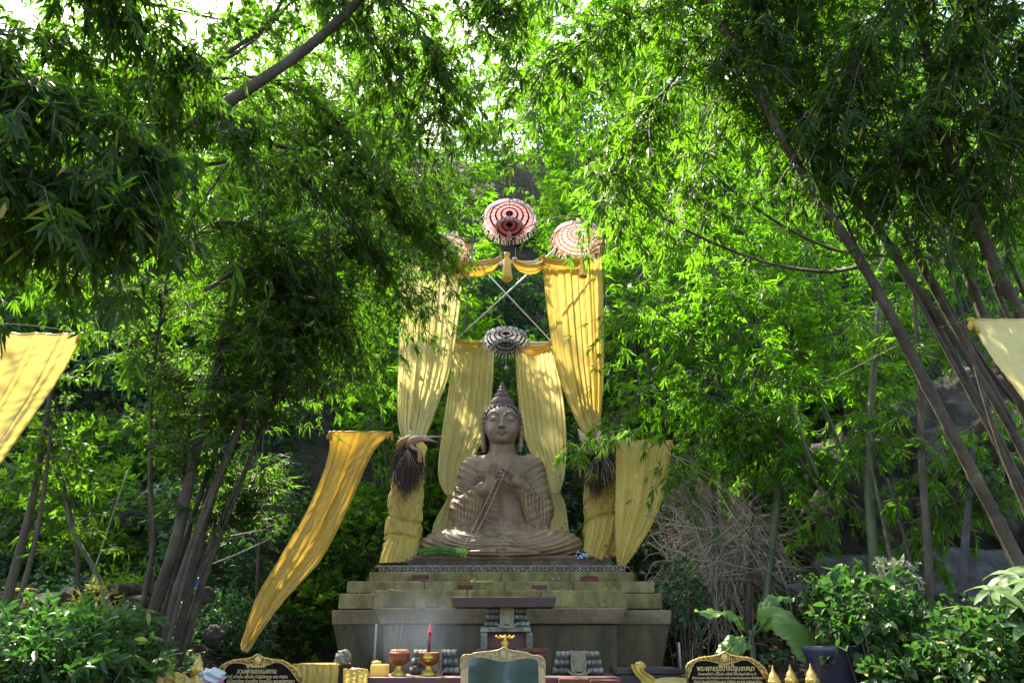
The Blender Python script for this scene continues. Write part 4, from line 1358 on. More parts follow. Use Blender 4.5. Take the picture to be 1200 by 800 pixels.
# ---- incense bowls
def bowl(px, label, s, lumps, mats, goldfoot=False):
    c = P(px, 791, 7.1); c[2] = ZT + .001
    t = Thing('incense_bowl', label, 'bowl', c, 'copper bowls on the altar')
    k = s
    prof = [(.001, 0), (.055, 0), (.058, .012), (.035, .03), (.022, .055), (.026, .075), (.05, .085), (.072, .105), (.082, .135), (.078, .16), (.086, .172), (.080, .176), (.070, .165), (.001, .150)]
    mb = MB().add(*lathe([(a * k, b * k) for a, b in prof], c, 32, lobes=10, lobe=.03))
    t.part('body', mb, mats[0])
    if goldfoot:
        t.part('foot', MB().add(*lathe([(.060 * k, .001), (.062 * k, .014 * k), (.04 * k, .034 * k), (.028 * k, .058 * k), (.03 * k, .078 * k)], c, 24)), M['brass'])
        if not lumps: t.part('cup', MB().add(*lathe([(.001, .16 * k), (.04 * k, .165 * k), (.035 * k, .11 * k)], c + A(0, -.055 * k, 0), 20)).add(*sphere(c + A(0, -.075 * k, .135 * k), (.045 * k, .02, .028 * k), 14, 8)), M['brass'])
    mb = MB()
    for i in range(lumps):
        a = 2 * np.pi * i / lumps + .3
        mb.add(*sphere(c + A(.055 * k * math.cos(a), .055 * k * math.sin(a), .182 * k), (.020 * k, .020 * k, .017 * k), 10, 7))
    if lumps: t.part('orange_candles', mb, plain('orange_wax', (.75, .22, .09), .5))
    t.part('ash', MB().add(*lathe([(.001, .172 * k), (.066 * k, .166 * k)], c, 20)), plain('ash', (.22, .20, .18), .95))
    return t, c


t, c = bowl(467, 'copper bowl ringed with orange wax lumps holding two thin incense sticks', 1.05, 8, [M['copper']], True)
mb = MB()
mb.add(*tubes(np.array([c + A(-.03, 0, .15), c + A(-.038, 0, .43)]), .0022, 4))
mb.add(*tubes(np.array([c + A(-.02, 0, .15), c + A(.02, 0, .46)]), .0022, 4))
solo('incense_sticks', 'two thin pale incense sticks standing in the left copper bowl', 'incense', mb, M['dry'], c)
t, c = bowl(502, 'copper bowl with brass cup and brass foot holding the thick incense bundle', 1.05, 0, [M['copper']], True)
mb = MB()
for i in range(16):
    a = rng.uniform(0, 6.28); r_ = rng.uniform(0, .014)
    mb.add(*tubes(np.array([c + A(r_ * math.cos(a), r_ * math.sin(a), .15), c + A(1.3 * r_ * math.cos(a), 1.3 * r_ * math.sin(a), .36 + rng.uniform(-.03, .01))]), .003, 4))
t2 = Thing('incense_bundle', 'thick dark red bundle of incense with a pink top in the right copper bowl', 'incense', c)
t2.part('sticks', mb, plain('red_incense', (.16, .03, .035), .8))
t2.part('pink_tip', MB().add(*lathe([(.018, .345), (.016, .375), (.008, .405), (.001, .425)], c, 10)), plain('pink_lit_tip', (.75, .12, .16), .6))  # glow of the lit tip is put into a pink colour

# ---- cloths, box, stones on the left
def crumple(c, r, seed, amp=.25, nu=40, nv=26):
    rr = np.random.default_rng(seed)
    V, F = sphere((0, 0, 0), (1, 1, 1), nu, nv)
    ph = rr.uniform(0, 6.28, 6)
    d = 1 + amp * (np.sin(V[:, 0] * 5 + V[:, 2] * 7 + ph[0]) * np.sin(V[:, 1] * 6 - V[:, 0] * 3 + ph[1]) + .35 * np.sin(V[:, 2] * 9 + V[:, 0] * 7 + ph[2]) + .22 * np.abs(np.sin(V[:, 0] * 8 - V[:, 2] * 6 + ph[3])))
    V = V * d[:, None]
    V[:, 2] = np.maximum(V[:, 2], -.75)
    return V * np.asarray(r) + np.asarray(c), F


a, b = P(342, 800, 6.9), P(396, 778, 6.9)
t = Thing('cloth_covered_table', 'small table hidden by a pleated gold skirt just right of the left plaque', 'table', ((a[0] + b[0]) / 2, 7.1, 0))
t.part('tabletop', MB().add(*box(a[0] + .01, b[0] - .01, 6.93, 7.4, b[2] - .04, b[2] - .008)), M['darkwood'], False)
for lx in (a[0] + .02, b[0] - .07):
    for ly in (6.95, 7.33): t.part('leg', MB().add(*box(lx, lx + .05, ly, ly + .05, .1, b[2] - .042)), M['darkwood'], False)
t.part('skirt', cloth(MB(), [A(a[0], 6.9, b[2]), A(a[0] - .01, 6.9, .7), A(a[0] - .02, 6.88, .2)], [A(b[0], 6.9, b[2]), A(b[0] + .01, 6.9, .7), A(b[0] + .02, 6.88, .2)], pleats=6, amp=.05, seed=50, nu=120, nv=50), M['gold'])
t.part('cloth_top', MB().add(*box(a[0] - .005, b[0] + .005, 6.9, 7.42, b[2] - .006, b[2] + .002)), M['gold'], False)
cr_ = P(399, 783, 6.7)
V, F = crumple((cr_[0], cr_[1], b[2] + .045), (.065, .06, .065), 61, .12)
Vt = V.copy(); Vt[:, 1] += .32
solo('dark_stone', 'rounded dark stone sitting at the right end of the gold skirted table', 'stone', MB().add(Vt - A(.05, 0, 0), F), M['greytile'], (cr_[0], 7.0, b[2]))
a2, b2 = P(424, 792, 7.0), P(452, 778, 7.0)
t = Thing('wrapped_box', 'square box wrapped in plain gold cloth at the left end of the altar table', 'box', ((a2[0] + b2[0]) / 2, 7.1, ZT))
bevelled(t.part('cloth_wrap', MB().add(*box(max(a2[0], x0 + .01), b2[0], 7.0, 7.22, ZT + .001, b2[2])), M['gold'], False), .012, 3)
t.part('knot', MB().add(*crumple(((a2[0] + b2[0]) / 2, 7.11, b2[2] + .01), (.035, .035, .016), 62)), M['gold'])
cc = P(416, 786, 6.78)
mb = MB().add(*crumple((cc[0], cc[1] + .07, 1.37), (.10, .06, .05), 63, .10, 60, 40))
cloth(mb, E((403, 784, 6.76), (403, 795, 6.74), (402, 812, 6.74)), E((430, 784, 6.76), (430, 795, 6.74), (429, 812, 6.74)), pleats=4, amp=.05, seed=66, nu=60, nv=30)
solo('gold_cloth', 'crumpled gold cloth slumped over the left corner of the altar table', 'cloth', mb, M['gold'], (cc[0], cc[1], 1.3))
# right side: black table with knotted gold cloth
a, b = P(704, 790, 6.9), P(802, 783, 6.9)
t = Thing('black_table', 'long black metal table between the altar and the right plaque', 'table', ((a[0] + b[0]) / 2, 7.1, 0))
bevelled(t.part('tabletop', MB().add(*frustum(a[0] + .14, b[0], 6.92, 7.5, a[2] + .002, b[2], .0, .0)), plain('black_metal', (.02, .02, .022), .35, .3), False), .006)
t.part('rail', MB().add(*box(a[0] + .17, b[0] - .02, 6.95, 7.4, a[2] - .08, a[2])), M['darkwood'], False)
for lx in (a[0] + .18, b[0] - .06):
    for ly in (6.97, 7.35): t.part('leg', MB().add(*box(lx, lx + .04, ly, ly + .04, .05, a[2] - .08)), M['darkwood'], False)
mb = cloth(MB(), E((740, 779, 6.82), (744, 788, 6.8), (752, 798, 6.8), (756, 815, 6.8)), E((751, 777, 6.82), (754, 786, 6.8), (768, 796, 6.8), (775, 815, 6.8)), pleats=2.2, amp=.05, seed=70, nu=50, nv=40)
kk = P(750, 780, 6.84)
mb.add(*crumple(kk, (.045, .04, .035), 71, .12))
solo('knotted_cloth', 'bright gold cloth knotted over the front edge of the black table', 'cloth', mb, M['gold'], kk)
mb = cloth(MB(), E((768, 796, 6.78), (785, 794, 6.78), (806, 795, 6.78)), E((768, 815, 6.74), (785, 815, 6.74), (806, 815, 6.74)), pleats=1.5, amp=.02, seed=73, nu=30, nv=50)
solo('cream_cloth', 'strip of cream woven cloth hung below the black table by the right plaque', 'cloth', mb, M['cream'], P(786, 796, 6.78))
# red bricks right of the picture
for i, (l, r, tt) in enumerate(((655, 690, 794.5), (692, 727, 796))):
    a, b = P(l, 805, 6.78), P(r, tt, 6.78)
    o = solo('brick_slab', 'red brick under the right tiled block, ' + ('nearer the framed picture' if i == 0 else 'nearer the black table'), 'brick', MB().add(*box(a[0], b[0], 6.72, 6.84, 1.20, b[2])), M['redbrick'], (a[0], 6.78, 1.2), smooth=False)
    bevelled(o, .006)
o = solo('brick_pier', 'low brick pier standing in front of the right half of the altar table', 'pier', MB().add(*box(P(652, 800, 6.78)[0], P(730, 800, 6.78)[0], 6.70, 6.845, .012, 1.198)), M['redbrick'], (0.5, 6.78, 0), smooth=False)

# ---- low garden walls carrying the little gilded Buddhas
for s, lab in ((-1, 'low grey wall left of the altar under the gilded figures'), (1, 'low grey wall right of the altar under the gilded figures')):
    xa, xb = (-3.9, -1.62) if s < 0 else (1.45, 4.2)
    o = solo('garden_wall', lab, 'wall', MB().add(*box(xa, xb, 5.9, 6.6, .0, .88)), M['greytile'], ((xa + xb) / 2, 6.2, 0), smooth=False)
    bevelled(o, .015)

fz = Field((-.24, -.24, -.01), (.24, .24, .60), .0075)
fz.ell((0, .02, .05), (.20, .15, .06), 0)
fz.ell((-.1, -.03, .05), (.11, .11, .045), .03); fz.ell((.1, -.03, .05), (.11, .11, .045), .03)
fz.ell((0, .03, .19), (.095, .07, .13), .03)
fz.cap((-.085, .03, .275), (.085, .03, .275), .042, .042, .03)
for s in (-1, 1):
    fz.cap((s * .115, .03, .27), (s * .14, -.01, .15), .034, .028, .02)
    fz.cap((s * .14, -.01, .15), (s * .02, -.10, .10), .028, .02, .02)
fz.cap((0, .03, .28), (0, .02, .36), .032, .03, .02)
fz.ell((0, .01, .395), (.056, .058, .066), .015)
fz.ell((0, .02, .445), (.048, .048, .04), .02)
fz.cap((0, .02, .47), (0, .02, .55), .028, .004, .02)
for s in (-1, 1):
    fz.cap((s * .058, .015, .41), (s * .058, .01, .345), .011, .011, .008)
    fz.ell((s * .022, -.044, .405), (.014, .010, .006), .006)
fz.cap((0, -.044, .415), (0, -.058, .385), .005, .009, .006)
fz.ell((0, -.041, .366), (.016, .008, .006), .006)
FV, FF = fz.mesh()
figm = make_mesh('body', MB().add(FV, FF), M['giltpaint']).data
bpy.data.objects.remove(bpy.data.objects['body.001'] if 'body.001' in bpy.data.objects and bpy.data.objects['body.001'].parent is None else [o for o in bpy.data.objects if o.data == figm][0], do_unlink=True)
figs = [(176, 765, 6.30, 1, 'gilded sitting Buddha figure leftmost of the three over yellow cloth, before the tree trunks'),
        (200, 757, 6.15, 1.06, 'gilded sitting Buddha figure in the middle of the three over yellow cloth'),
        (233, 765, 6.25, 1, 'gilded sitting Buddha figure nearest the left plaque, beside the magenta bag'),
        (906, 780, 6.20, 1, 'gilded sitting Buddha figure just right of the right plaque'),
        (926, 778, 6.20, 1, 'gilded sitting Buddha figure second to the right of the right plaque'),
        (950, 777, 6.02, 1, 'gilded sitting Buddha figure in front of the dark blue planter'),
        (1020, 788, 6.0, 1, 'gilded sitting Buddha figure under the round leaved shrub, nearer the planter'),
        (1044, 775, 6.05, 1.05, 'weathered gilded Buddha figure under the round leaved shrub, farther from the planter'),
        (141, 720, 8.0, .9, 'small gilded Buddha figure beyond the bushes, left one of a pair'),
        (151, 727, 7.8, .85, 'small gilded Buddha figure beyond the bushes, right one of a pair'),
        (31, 718, 7.6, .9, 'small gilded Buddha figure among the bushes below the dark stones')]
for px, py, Y, s, lab in figs:
    tip = P(px, py, Y)
    zb = tip[2] - .55 * s
    if Y < 7: s = .74; zb = tip[2] - .55 * s
    t = Thing('gilded_figure', lab, 'figurine', (tip[0], Y, zb), 'small gilded Buddha figures around the altar')
    o = link(bpy.data.objects.new('body', figm)); o.parent = t.o; o.scale = (min(s, 1.25),) * 2 + (s,)
    o.rotation_euler.z = rng.uniform(-.3, .3)
    mb = MB().add(*box(tip[0] - .2 * min(s, 1), tip[0] + .2 * min(s, 1), Y - .16, Y + .17, (zb - .52) if Y > 7 else .881, zb - .0005))
    t.part('base', mb, M['greytile'], False)

mb = cloth(MB(), E((168, 794, 6.05), (168, 803, 5.98), (166, 830, 5.95)), E((238, 793, 6.05), (238, 803, 5.98), (240, 830, 5.95)), pleats=6, amp=.06, seed=80, nu=100, nv=40)
cq = P(200, 791, 6.12)
mb.add(*crumple((cq[0] - .02, cq[1], cq[2] - .05), (.16, .10, .07), 82, .2, 60, 40))
solo('yellow_cloth', 'bright yellow cloth heaped round the middle gilded figure at the lower left', 'cloth', mb, M['gold'], (cq[0], cq[1], .89))
cq = P(250, 795, 6.08)
t = Thing('plastic_bag', 'magenta and clear plastic bag at the foot of the left plaque', 'bag', (cq[0], cq[1], .881))
t.part('magenta_wrap', MB().add(*crumple((cq[0], cq[1], cq[2] - .18), (.10, .08, .19), 85, .12, 50, 36)), plain('magenta_plastic', (.55, .03, .30), .3))
t.part('clear_top', MB().add(*crumple((cq[0] - .01, cq[1] - .01, cq[2] + .015), (.085, .07, .055), 86, .2)), plain('frosted_plastic', (.45, .48, .52), .25))
# planter
cp = P(974, 757, 6.28)
zt_ = cp[2]; hp = zt_ - .881
t = Thing('planter', 'large dark blue plastic planter tucked under the round leaved shrub', 'planter', (cp[0], 6.28, .881))
t.part('body', MB().add(*lathe([(.001, .881), (.135, .881), (.195, zt_ - .075), (.205, zt_ - .07), (.205, zt_ - .045), (.212, zt_ - .04), (.218, zt_), (.205, zt_ + .004), (.19, zt_ - .05)], (cp[0], 6.28, 0), 48)), plain('blue_plastic', (.03, .035, .07), .38))
t.part('soil', MB().add(*lathe([(.001, zt_ - .04), (.194, zt_ - .05)], (cp[0], 6.28, 0), 30)), M['soil'])
# fern bundle and flower on the seat
from_p = P(516, 652, 9.72)
# small gilded shrine box by the dark stones
cg = P(20, 700, 7.9)
t = Thing('gilded_box', 'small square gilded box with an arched opening on dark stones at the far left', 'ornament', (cg[0], 7.9, cg[2] - .1))
w = .09
mb = MB()
mb.add(*box(cg[0] - w, cg[0] - w * .5, 7.9, 8.05, cg[2] - .06, cg[2] + .06)).add(*box(cg[0] + w * .5, cg[0] + w, 7.9, 8.05, cg[2] - .06, cg[2] + .06))
mb.add(*box(cg[0] - w, cg[0] + w, 7.895, 8.06, cg[2] + .061, cg[2] + .09)).add(*box(cg[0] - w * 1.1, cg[0] + w * 1.1, 7.89, 8.07, cg[2] - .10, cg[2] - .061))
bevelled(t.part('case', mb, M['giltpaint'], False), .006)
t.part('back', MB().add(*box(cg[0] - w * .5, cg[0] + w * .5, 8.0, 8.04, cg[2] - .06, cg[2] + .06)), M['brass'], False)
# ------------------------------------------------------------------ foliage generators
def leaf_geo(B, D, U, L, W, fine=False, droop=.12, fold=.18):
    """lance shaped leaves; B base, D direction, U face normal, L length, W width"""
    B, D, U = np.asarray(B, float), nrm(D), np.asarray(U, float)
    S = nrm(np.cross(D, U)); Nn = np.cross(S, D)
    L = np.broadcast_to(np.asarray(L, float), (len(B),))[:, None]; W = np.broadcast_to(np.asarray(W, float), (len(B),))[:, None]
    dz = A(0, 0, -1)
    if not fine:
        mid = B + D * L * .42 + dz * L * droop * .2
        V = np.stack([B, mid - S * W / 2 + Nn * W * fold, B + D * L + dz * L * droop, mid + S * W / 2 + Nn * W * fold], 1)
        i = np.arange(len(B))[:, None] * 4
        F = np.concatenate([i + np.array([[0, 1, 2]]), i + np.array([[0, 2, 3]])], 0)
        return V.reshape(-1, 3), F
    rows = ((0, .10), (.15, .62), (.38, 1.), (.65, .80), (.85, .42), (1, .0))
    V = []
    for t, w in rows:
        c = B + D * L * t + dz * L * droop * t * t * 1.6
        V += [c - S * W * w / 2 + Nn * W * fold * w, c, c + S * W * w / 2 + Nn * W * fold * w]
    V = np.stack(V, 1)
    i = (np.arange(len(B)) * 18)[:, None]
    F = []
    for k in range(5):
        for s in (0, 1):
            a = k * 3 + s
            F.append(i + np.array([[a, a + 1, a + 4, a + 3]]))
    return V.reshape(-1, 3), np.concatenate(F, 0)


def fans(C, Ax, n, L, W, spread, r, fine=False, droop=.15, rough=.25):
    N = len(C)
    C, Ax = np.asarray(C, float), nrm(Ax)
    up = nrm(A(0, 0, 1) + r.normal(0, .45, (N, 3)))
    S = nrm(np.cross(Ax, up))
    a = (np.linspace(-.5, .5, n)[None] + r.normal(0, .05, (N, n))) * spread
    D = np.cos(a)[..., None] * Ax[:, None] + np.sin(a)[..., None] * S[:, None] + r.normal(0, rough, (N, n, 3))
    D[..., 2] -= droop
    U = np.cross(S, Ax)[:, None] + r.normal(0, .35, (N, n, 3))
    L = L * r.uniform(.55, 1.3, (N, 1))
    LL = L * (1 - .45 * np.abs(a) / max(spread / 2, .01) * .8) * r.uniform(.65, 1.2, (N, n))
    WW = W * r.uniform(.75, 1.2, (N, n)) * (LL / L) ** .5
    B = C[:, None] + D * .0 - Ax[:, None] * (np.abs(np.linspace(-1, 1, n))[None, :, None]) * L[..., None] * .25
    return leaf_geo(B.reshape(-1, 3), D.reshape(-1, 3), U.reshape(-1, 3), LL.ravel(), WW.ravel(), fine, .10)


def sprays(p0, d, L, ncl, r, sag=.35, wig=.2):
    """drooping side branches; returns cluster points, axes, branch tube points"""
    p0, d = np.asarray(p0, float), nrm(d)
    N = len(p0)
    L = np.broadcast_to(np.asarray(L, float), (N,))
    hor = nrm(np.cross(d, A(0, 0, 1)) + 1e-6)
    K = 6
    t = np.linspace(0, 1, K)[None, :, None]
    f = lambda t: p0[:, None] + d[:, None] * (L[:, None, None] * t) + A(0, 0, -1) * (sag * L[:, None, None] * t ** 2)
    tube = f(t) + r.normal(0, .02, (N, K, 3)) * np.minimum(t * 3, 1)
    s = np.sort(r.uniform(.18, 1.0, (N, ncl)), 1)[..., None]
    s[:, -1] = 1
    side = (np.where(np.arange(ncl) % 2 == 0, 1, -1)[None, :, None] * hor[:, None]) * r.uniform(.2, 1, (N, ncl, 1))
    side[:, -1] *= .1
    c0 = f(s)
    off = (side + r.normal(0, .35, (N, ncl, 3))) * (wig * L[:, None, None] * (1.15 - s)) + A(0, 0, -.03)
    C = c0 + off
    Ax = d[:, None] * .55 + side * .6 + A(0, 0, -.55) + r.normal(0, .3, (N, ncl, 3))
    return C.reshape(-1, 3), Ax.reshape(-1, 3), tube, c0.reshape(-1, 3)


def culm_tube(pts, r0, r1, sides=10):
    Lt = np.linalg.norm(np.diff(pts, axis=0), axis=1).sum()
    if r0 > .03 and Lt > 1.5 and sides > 6: pts = spline(pts[::3] if len(pts) > 30 else pts, int(Lt / .05))
    K = len(pts)
    seg = np.concatenate([[0], np.cumsum(np.linalg.norm(np.diff(pts, axis=0), axis=1))])
    base = r0 + (r1 - r0) * (seg / seg[-1]) ** 1.2
    node = np.abs(((seg / .38) + .5) % 1 - .5)
    rad = base * (1 + (.20 if sides > 6 else .12) * np.exp(-(node / .07) ** 2) + .03 * np.sin(seg * 9) * (sides > 6))
    return tubes(pts[None], rad[None], sides)


def bamboo(t, culms, r, leafmat, leaf=(.20, .030), nb=20, blen=(.6, 1.3), t0=.3, ncl=9, nleaf=6, mat='culm', fine=False, updir=.35, bias=(0, 0, 0), sides=9, extra=None, spread=1.9):
    """culms: list of (points, r0, r1)"""
    lm, br = MB(), MB()
    P0, D0, L0 = [], [], []
    for pts, r0, r1 in culms:
        if r0 > 0:
            t.part('culm', MB().add(*culm_tube(pts, r0, r1, sides)), M[mat])
        K = len(pts)
        q = r.uniform(t0, 1, nb) ** .85
        q[-1] = 1
        idx = q * (K - 1)
        i = np.minimum(idx.astype(int), K - 2); fr_ = (idx - i)[:, None]
        p = pts[i] * (1 - fr_) + pts[i + 1] * fr_
        tan = nrm(pts[i + 1] - pts[i])
        az = r.uniform(0, 6.283, nb)
        d = np.stack([np.cos(az), np.sin(az), np.full(nb, updir)], 1) + tan * .5 + r.normal(0, .2, (nb, 3)) + A(*bias)
        P0.append(p); D0.append(d); L0.append(r.uniform(*blen, nb) * (1.15 - .4 * q))
    if extra is not None:
        P0.append(extra[0]); D0.append(extra[1]); L0.append(extra[2])
    P0, D0, L0 = np.vstack(P0), np.vstack(D0), np.concatenate(L0)
    C, Ax, tb, c0 = sprays(P0, D0, L0, ncl, r)
    lm.add(*fans(C, Ax, nleaf, leaf[0], leaf[1], spread, r, fine))
    br.add(*tubes(tb, np.broadcast_to(np.linspace(.010, .003, tb.shape[1]), tb.shape[:2]), 3, False))
    br.add(*tubes(np.stack([c0, C], 1), np.full((len(C), 2), .0028), 3, False))
    t.part('branches', br, M['twig'])
    t.part('foliage', lm, leafmat)
    return t


def arch(base, top, bend, n=26):
    base, top, bend = A(*base), A(*top), A(*bend)
    return spline([base, base + (top - base) * .35 + bend * .3, base + (top - base) * .75 + bend * .9, top + bend * .6], n)


# ------------------------------------------------------------------ hillside bamboo: three clumps, repeated
protos = []
for v, (nc, hh, sp) in enumerate(((7, 8.5, 2.2), (6, 7.2, 2.6), (8, 9.5, 2.0))):
    r = np.random.default_rng(100 + v)
    t = Thing('bamboo_clump', 'bamboo clump of arching culms crowding the slope behind the shrine', 'bamboo', (0, 0, 0), 'bamboo clumps crowding the slope behind the shrine')
    cu = []
    for k in range(nc):
        a = 2 * np.pi * k / nc + r.uniform(-.3, .3)
        h_ = hh * r.uniform(.7, 1.05)
        b0 = (.25 * math.cos(a), .25 * math.sin(a), -.4)
        tp = (sp * .75 * math.cos(a) * r.uniform(.5, 1), sp * .75 * math.sin(a) * r.uniform(.5, 1), h_)
        cu.append((arch(b0, tp, (.5 * math.cos(a), .5 * math.sin(a), -.1), 18), .035, .008))
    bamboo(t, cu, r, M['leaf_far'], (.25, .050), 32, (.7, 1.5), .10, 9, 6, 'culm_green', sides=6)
    protos.append(t.o)
spots = []
r = np.random.default_rng(5)
for Y, x0_, x1_, st in ((12.9, -8.5, 9, 2.1), (15.6, -14.5, 12, 2.3), (18.8, -17.5, 14, 2.7), (22.6, -20, 17, 3.1), (27.5, -23, 21, 3.6), (33, -24, 25, 4.4)):
    x = x0_
    while x < x1_:
        xx = x + r.uniform(-.5, .5)
        if not (Y < 16 and -1.7 < xx < 1.6) and not (Y < 14 and xx < -6.8 and False):
            left = ss(-xx, -2.0, -.2) * (1 - ss(-xx, 6.5, 9))
            sc = r.uniform(.8, 1.15) * (1.0 if Y < 20 else 1.2) * (1 - .42 * left * (14 < Y < 25))
            if Y < 17 and -2 < xx < 6.5: sc *= .70
            elif Y < 20 and -2 < xx < 5: sc *= .85
            yy = Y + r.uniform(-.9, .9)
            if not (xx < -2.3 and Y < 14): spots.append((xx, yy, sc, 'std'))
        x += st
for k, (x, y, s, _) in enumerate(spots):
    o = protos[k % 3] if k < 3 else copy_tree(protos[k % 3])
    o.location = (x, y, float(ground(x, y)) - .1)
    o.rotation_euler.z = r.uniform(0, 6.28)
    o.scale = (s, s, s * r.uniform(.9, 1.1))

# broadleaf bushes on the slope
def bush(t, c, rad, n, leaf, r, mat, nl=5, fine=False, stems=8, spread=2.6, base=None, stem_r=.012, shell=.35, part='foliage', droop=.1):
    c, rad = A(*c), A(*rad)
    u = nrm(r.normal(0, 1, (n, 3)))
    q = (shell + (1 - shell) * r.uniform(0, 1, n) ** .7)[:, None]
    lump = 1 + .22 * np.sin(u[:, :1] * 5 + 1.1 + c[0]) * np.sin(u[:, 1:2] * 6 + .4) + .15 * np.sin(u[:, 2:3] * 9 + c[1])
    C = c + u * rad * q * lump
    Ax = u + r.normal(0, .5, (n, 3)) + A(0, 0, .1)
    lm = MB().add(*fans(C, Ax, nl, leaf[0], leaf[1], spread, r, fine, droop, .35))
    t.part(part, lm, mat)
    b0 = A(c[0], c[1], c[2] - rad[2]) if base is None else A(*base)
    k = r.choice(n, min(n, stems), False)
    Kp = 7
    tt = np.linspace(0, 1, Kp)[None, :, None]
    e = C[k][:, None]
    s0 = b0 + r.normal(0, .06, (len(k), 1, 3)) * A(1, 1, 0)
    mid = (s0 + e) / 2 + A(0, 0, .15) * rad[2]
    Pt = s0 * (1 - tt) ** 2 + 2 * mid * tt * (1 - tt) + e * tt ** 2
    t.part('stems', MB().add(*tubes(Pt, np.broadcast_to(np.linspace(stem_r, stem_r * .3, Kp), (len(k), Kp)), 5, False)), M['twig'])


bp = []
for v in range(2):
    r2 = np.random.default_rng(200 + v)
    t = Thing('bush', 'dense broadleaf bush rooted on the slope under the bamboo', 'bush', (0, 0, 0), 'bushes under the bamboo on the slope')
    bush(t, (0, 0, .8), (1.3, 1.1, .95), 1300, (.13, .055), r2, M['leaf_blue'] if v == 0 else M['leaf_mid'], stems=24)
    bp.append(t.o)
bspots = []
for Y, x0_, x1_, st in ((11.6, -7.8, -2.6, 1.7), (11.8, 2.3, 8, 1.8), (13.8, -9, 9, 2.0), (17, -10, 11, 3.2), (21, -8, 10, 4)):
    x = x0_
    while x < x1_:
        xx = x + r.uniform(-.5, .5)
        bspots.append((xx, Y + r.uniform(-.5, .5), r.uniform(.7, 1.2))); x += st
bspots += [(x_, y_, 1.5) for x_, y_ in ((-12.5, 15), (-10.8, 14.6), (-9.2, 15.2), (-7.6, 14.8), (-6, 15.1), (-4.4, 14.7), (-11.5, 17), (-9.4, 17.2), (-7, 16.8), (-4.8, 17))]
bspots += [(-2.75, 10.3, .55), (-3.3, 9.5, .45), (-2.9, 11.1, .7), (-3.9, 10.4, .6), (-4.6, 9.6, .45), (-2.6, 9.3, .35), (-5.6, 10.6, .6), (-6.8, 10.2, .6)]
bspots += [(-.9, 12.6, .9), (.7, 12.9, 1.0), (-.2, 14.6, 1.2), (1.6, 15.5, 1.2), (-1.7, 15.8, 1.2)]
for k, (x, y, s) in enumerate(bspots):
    o = bp[k % 2] if k < 2 else copy_tree(bp[k % 2])
    o.location = (x, y, float(ground(x, y)) - .15)
    o.rotation_euler.z = r.uniform(0, 6.28); o.scale = (s, s, s)

# ------------------------------------------------------------------ right grove of thick leaning culms
def G(px, Y, dz=0):
    x = P(px, 700, Y)[0]
    return (x, Y, float(ground(x, Y)) + dz)


r = np.random.default_rng(21)
t = Thing('bamboo_grove', 'grove of thick dark culms leaning left from the lower right corner', 'bamboo', (4.2, 6.2, float(ground(4.2, 6.2))))
right = [
    ([(1215, 720, 6.0), (1192, 655, 6.0), (1135, 545, 6.0), (1080, 440, 6.0), (1012, 312, 5.9), (930, 185, 5.8), (830, 0, 5.6), (760, -120, 5.3)], .050, .026),
    ([(1235, 700, 6.4), (1190, 560, 6.4), (1120, 425, 6.4), (1050, 300, 6.3), (985, 205, 6.2), (915, 95, 6.0), (865, -60, 5.7)], .050, .024),
    ([(1300, 620, 5.8), (1250, 480, 5.8), (1200, 380, 5.8), (1150, 275, 5.7), (1108, 170, 5.6), (1085, 60, 5.5), (1070, -90, 5.2)], .062, .034),
    ([(1240, 640, 6.8), (1185, 500, 6.8), (1130, 400, 6.8), (1090, 330, 6.8), (1040, 230, 6.7), (1000, 130, 6.5), (960, -40, 6.2)], .050, .022),
    ([(1225, 600, 6.2), (1165, 470, 6.2), (1085, 350, 6.3), (1010, 245, 6.4), (920, 150, 6.4), (800, 40, 6.3)], .036, .012),
    ([(1260, 660, 6.6), (1225, 540, 6.6), (1160, 390, 6.6), (1115, 270, 6.6), (1060, 120, 6.4), (1030, -60, 6.0)], .055, .03),
    ([(1200, 700, 6.5), (1160, 600, 6.5), (1115, 500, 6.5), (1060, 390, 6.6), (1000, 280, 6.6), (950, 150, 6.5), (900, 20, 6.3)], .022, .008),
    ([(1245, 680, 6.1), (1180, 540, 6.1), (1125, 440, 6.1), (1075, 350, 6.1), (1025, 262, 6.1), (960, 120, 6.0), (930, -20, 5.8)], .020, .008),
    ([(1260, 600, 6.9), (1210, 500, 6.9), (1150, 420, 6.9), (1080, 300, 6.9), (1030, 180, 6.8), (1010, 40, 6.6)], .026, .010),
    ([(1215, 640, 5.9), (1170, 520, 5.9), (1140, 420, 5.9), (1120, 340, 5.9), (1085, 240, 5.8), (1040, 100, 5.7)], .018, .007),
    ([(1285, 540, 6.3), (1240, 420, 6.3), (1190, 320, 6.3), (1165, 200, 6.2), (1150, 60, 6.0)], .028, .012),
    ([(1270, 560, 7.2), (1215, 430, 7.2), (1165, 330, 7.2), (1130, 180, 7.0), (1120, 20, 6.8)], .045, .02),
]
cu = [(pxpath([(c[0][0] + 18, 800, c[0][2])] + c, 60), a, b) for c, a, b in right]
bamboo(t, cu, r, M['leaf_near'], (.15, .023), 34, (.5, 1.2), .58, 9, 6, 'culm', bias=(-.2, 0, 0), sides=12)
# long bare side shoots of the grove
for c in ([(1012, 312, 5.95), (960, 318, 6.3), (880, 302, 6.8), (790, 262, 7.2), (705, 205, 7.4), (680, 120, 7.4)],
          [(1050, 300, 6.3), (970, 290, 6.8), (880, 240, 7.2), (790, 160, 7.3), (700, 60, 7.2)],
          [(1100, 160, 5.7), (1130, 90, 6), (1180, 30, 6.2), (1230, -30, 6.3)]):
    t.part('side_shoot', MB().add(*culm_tube(pxpath(c, 40), .018, .005, 6)), M['culm'])

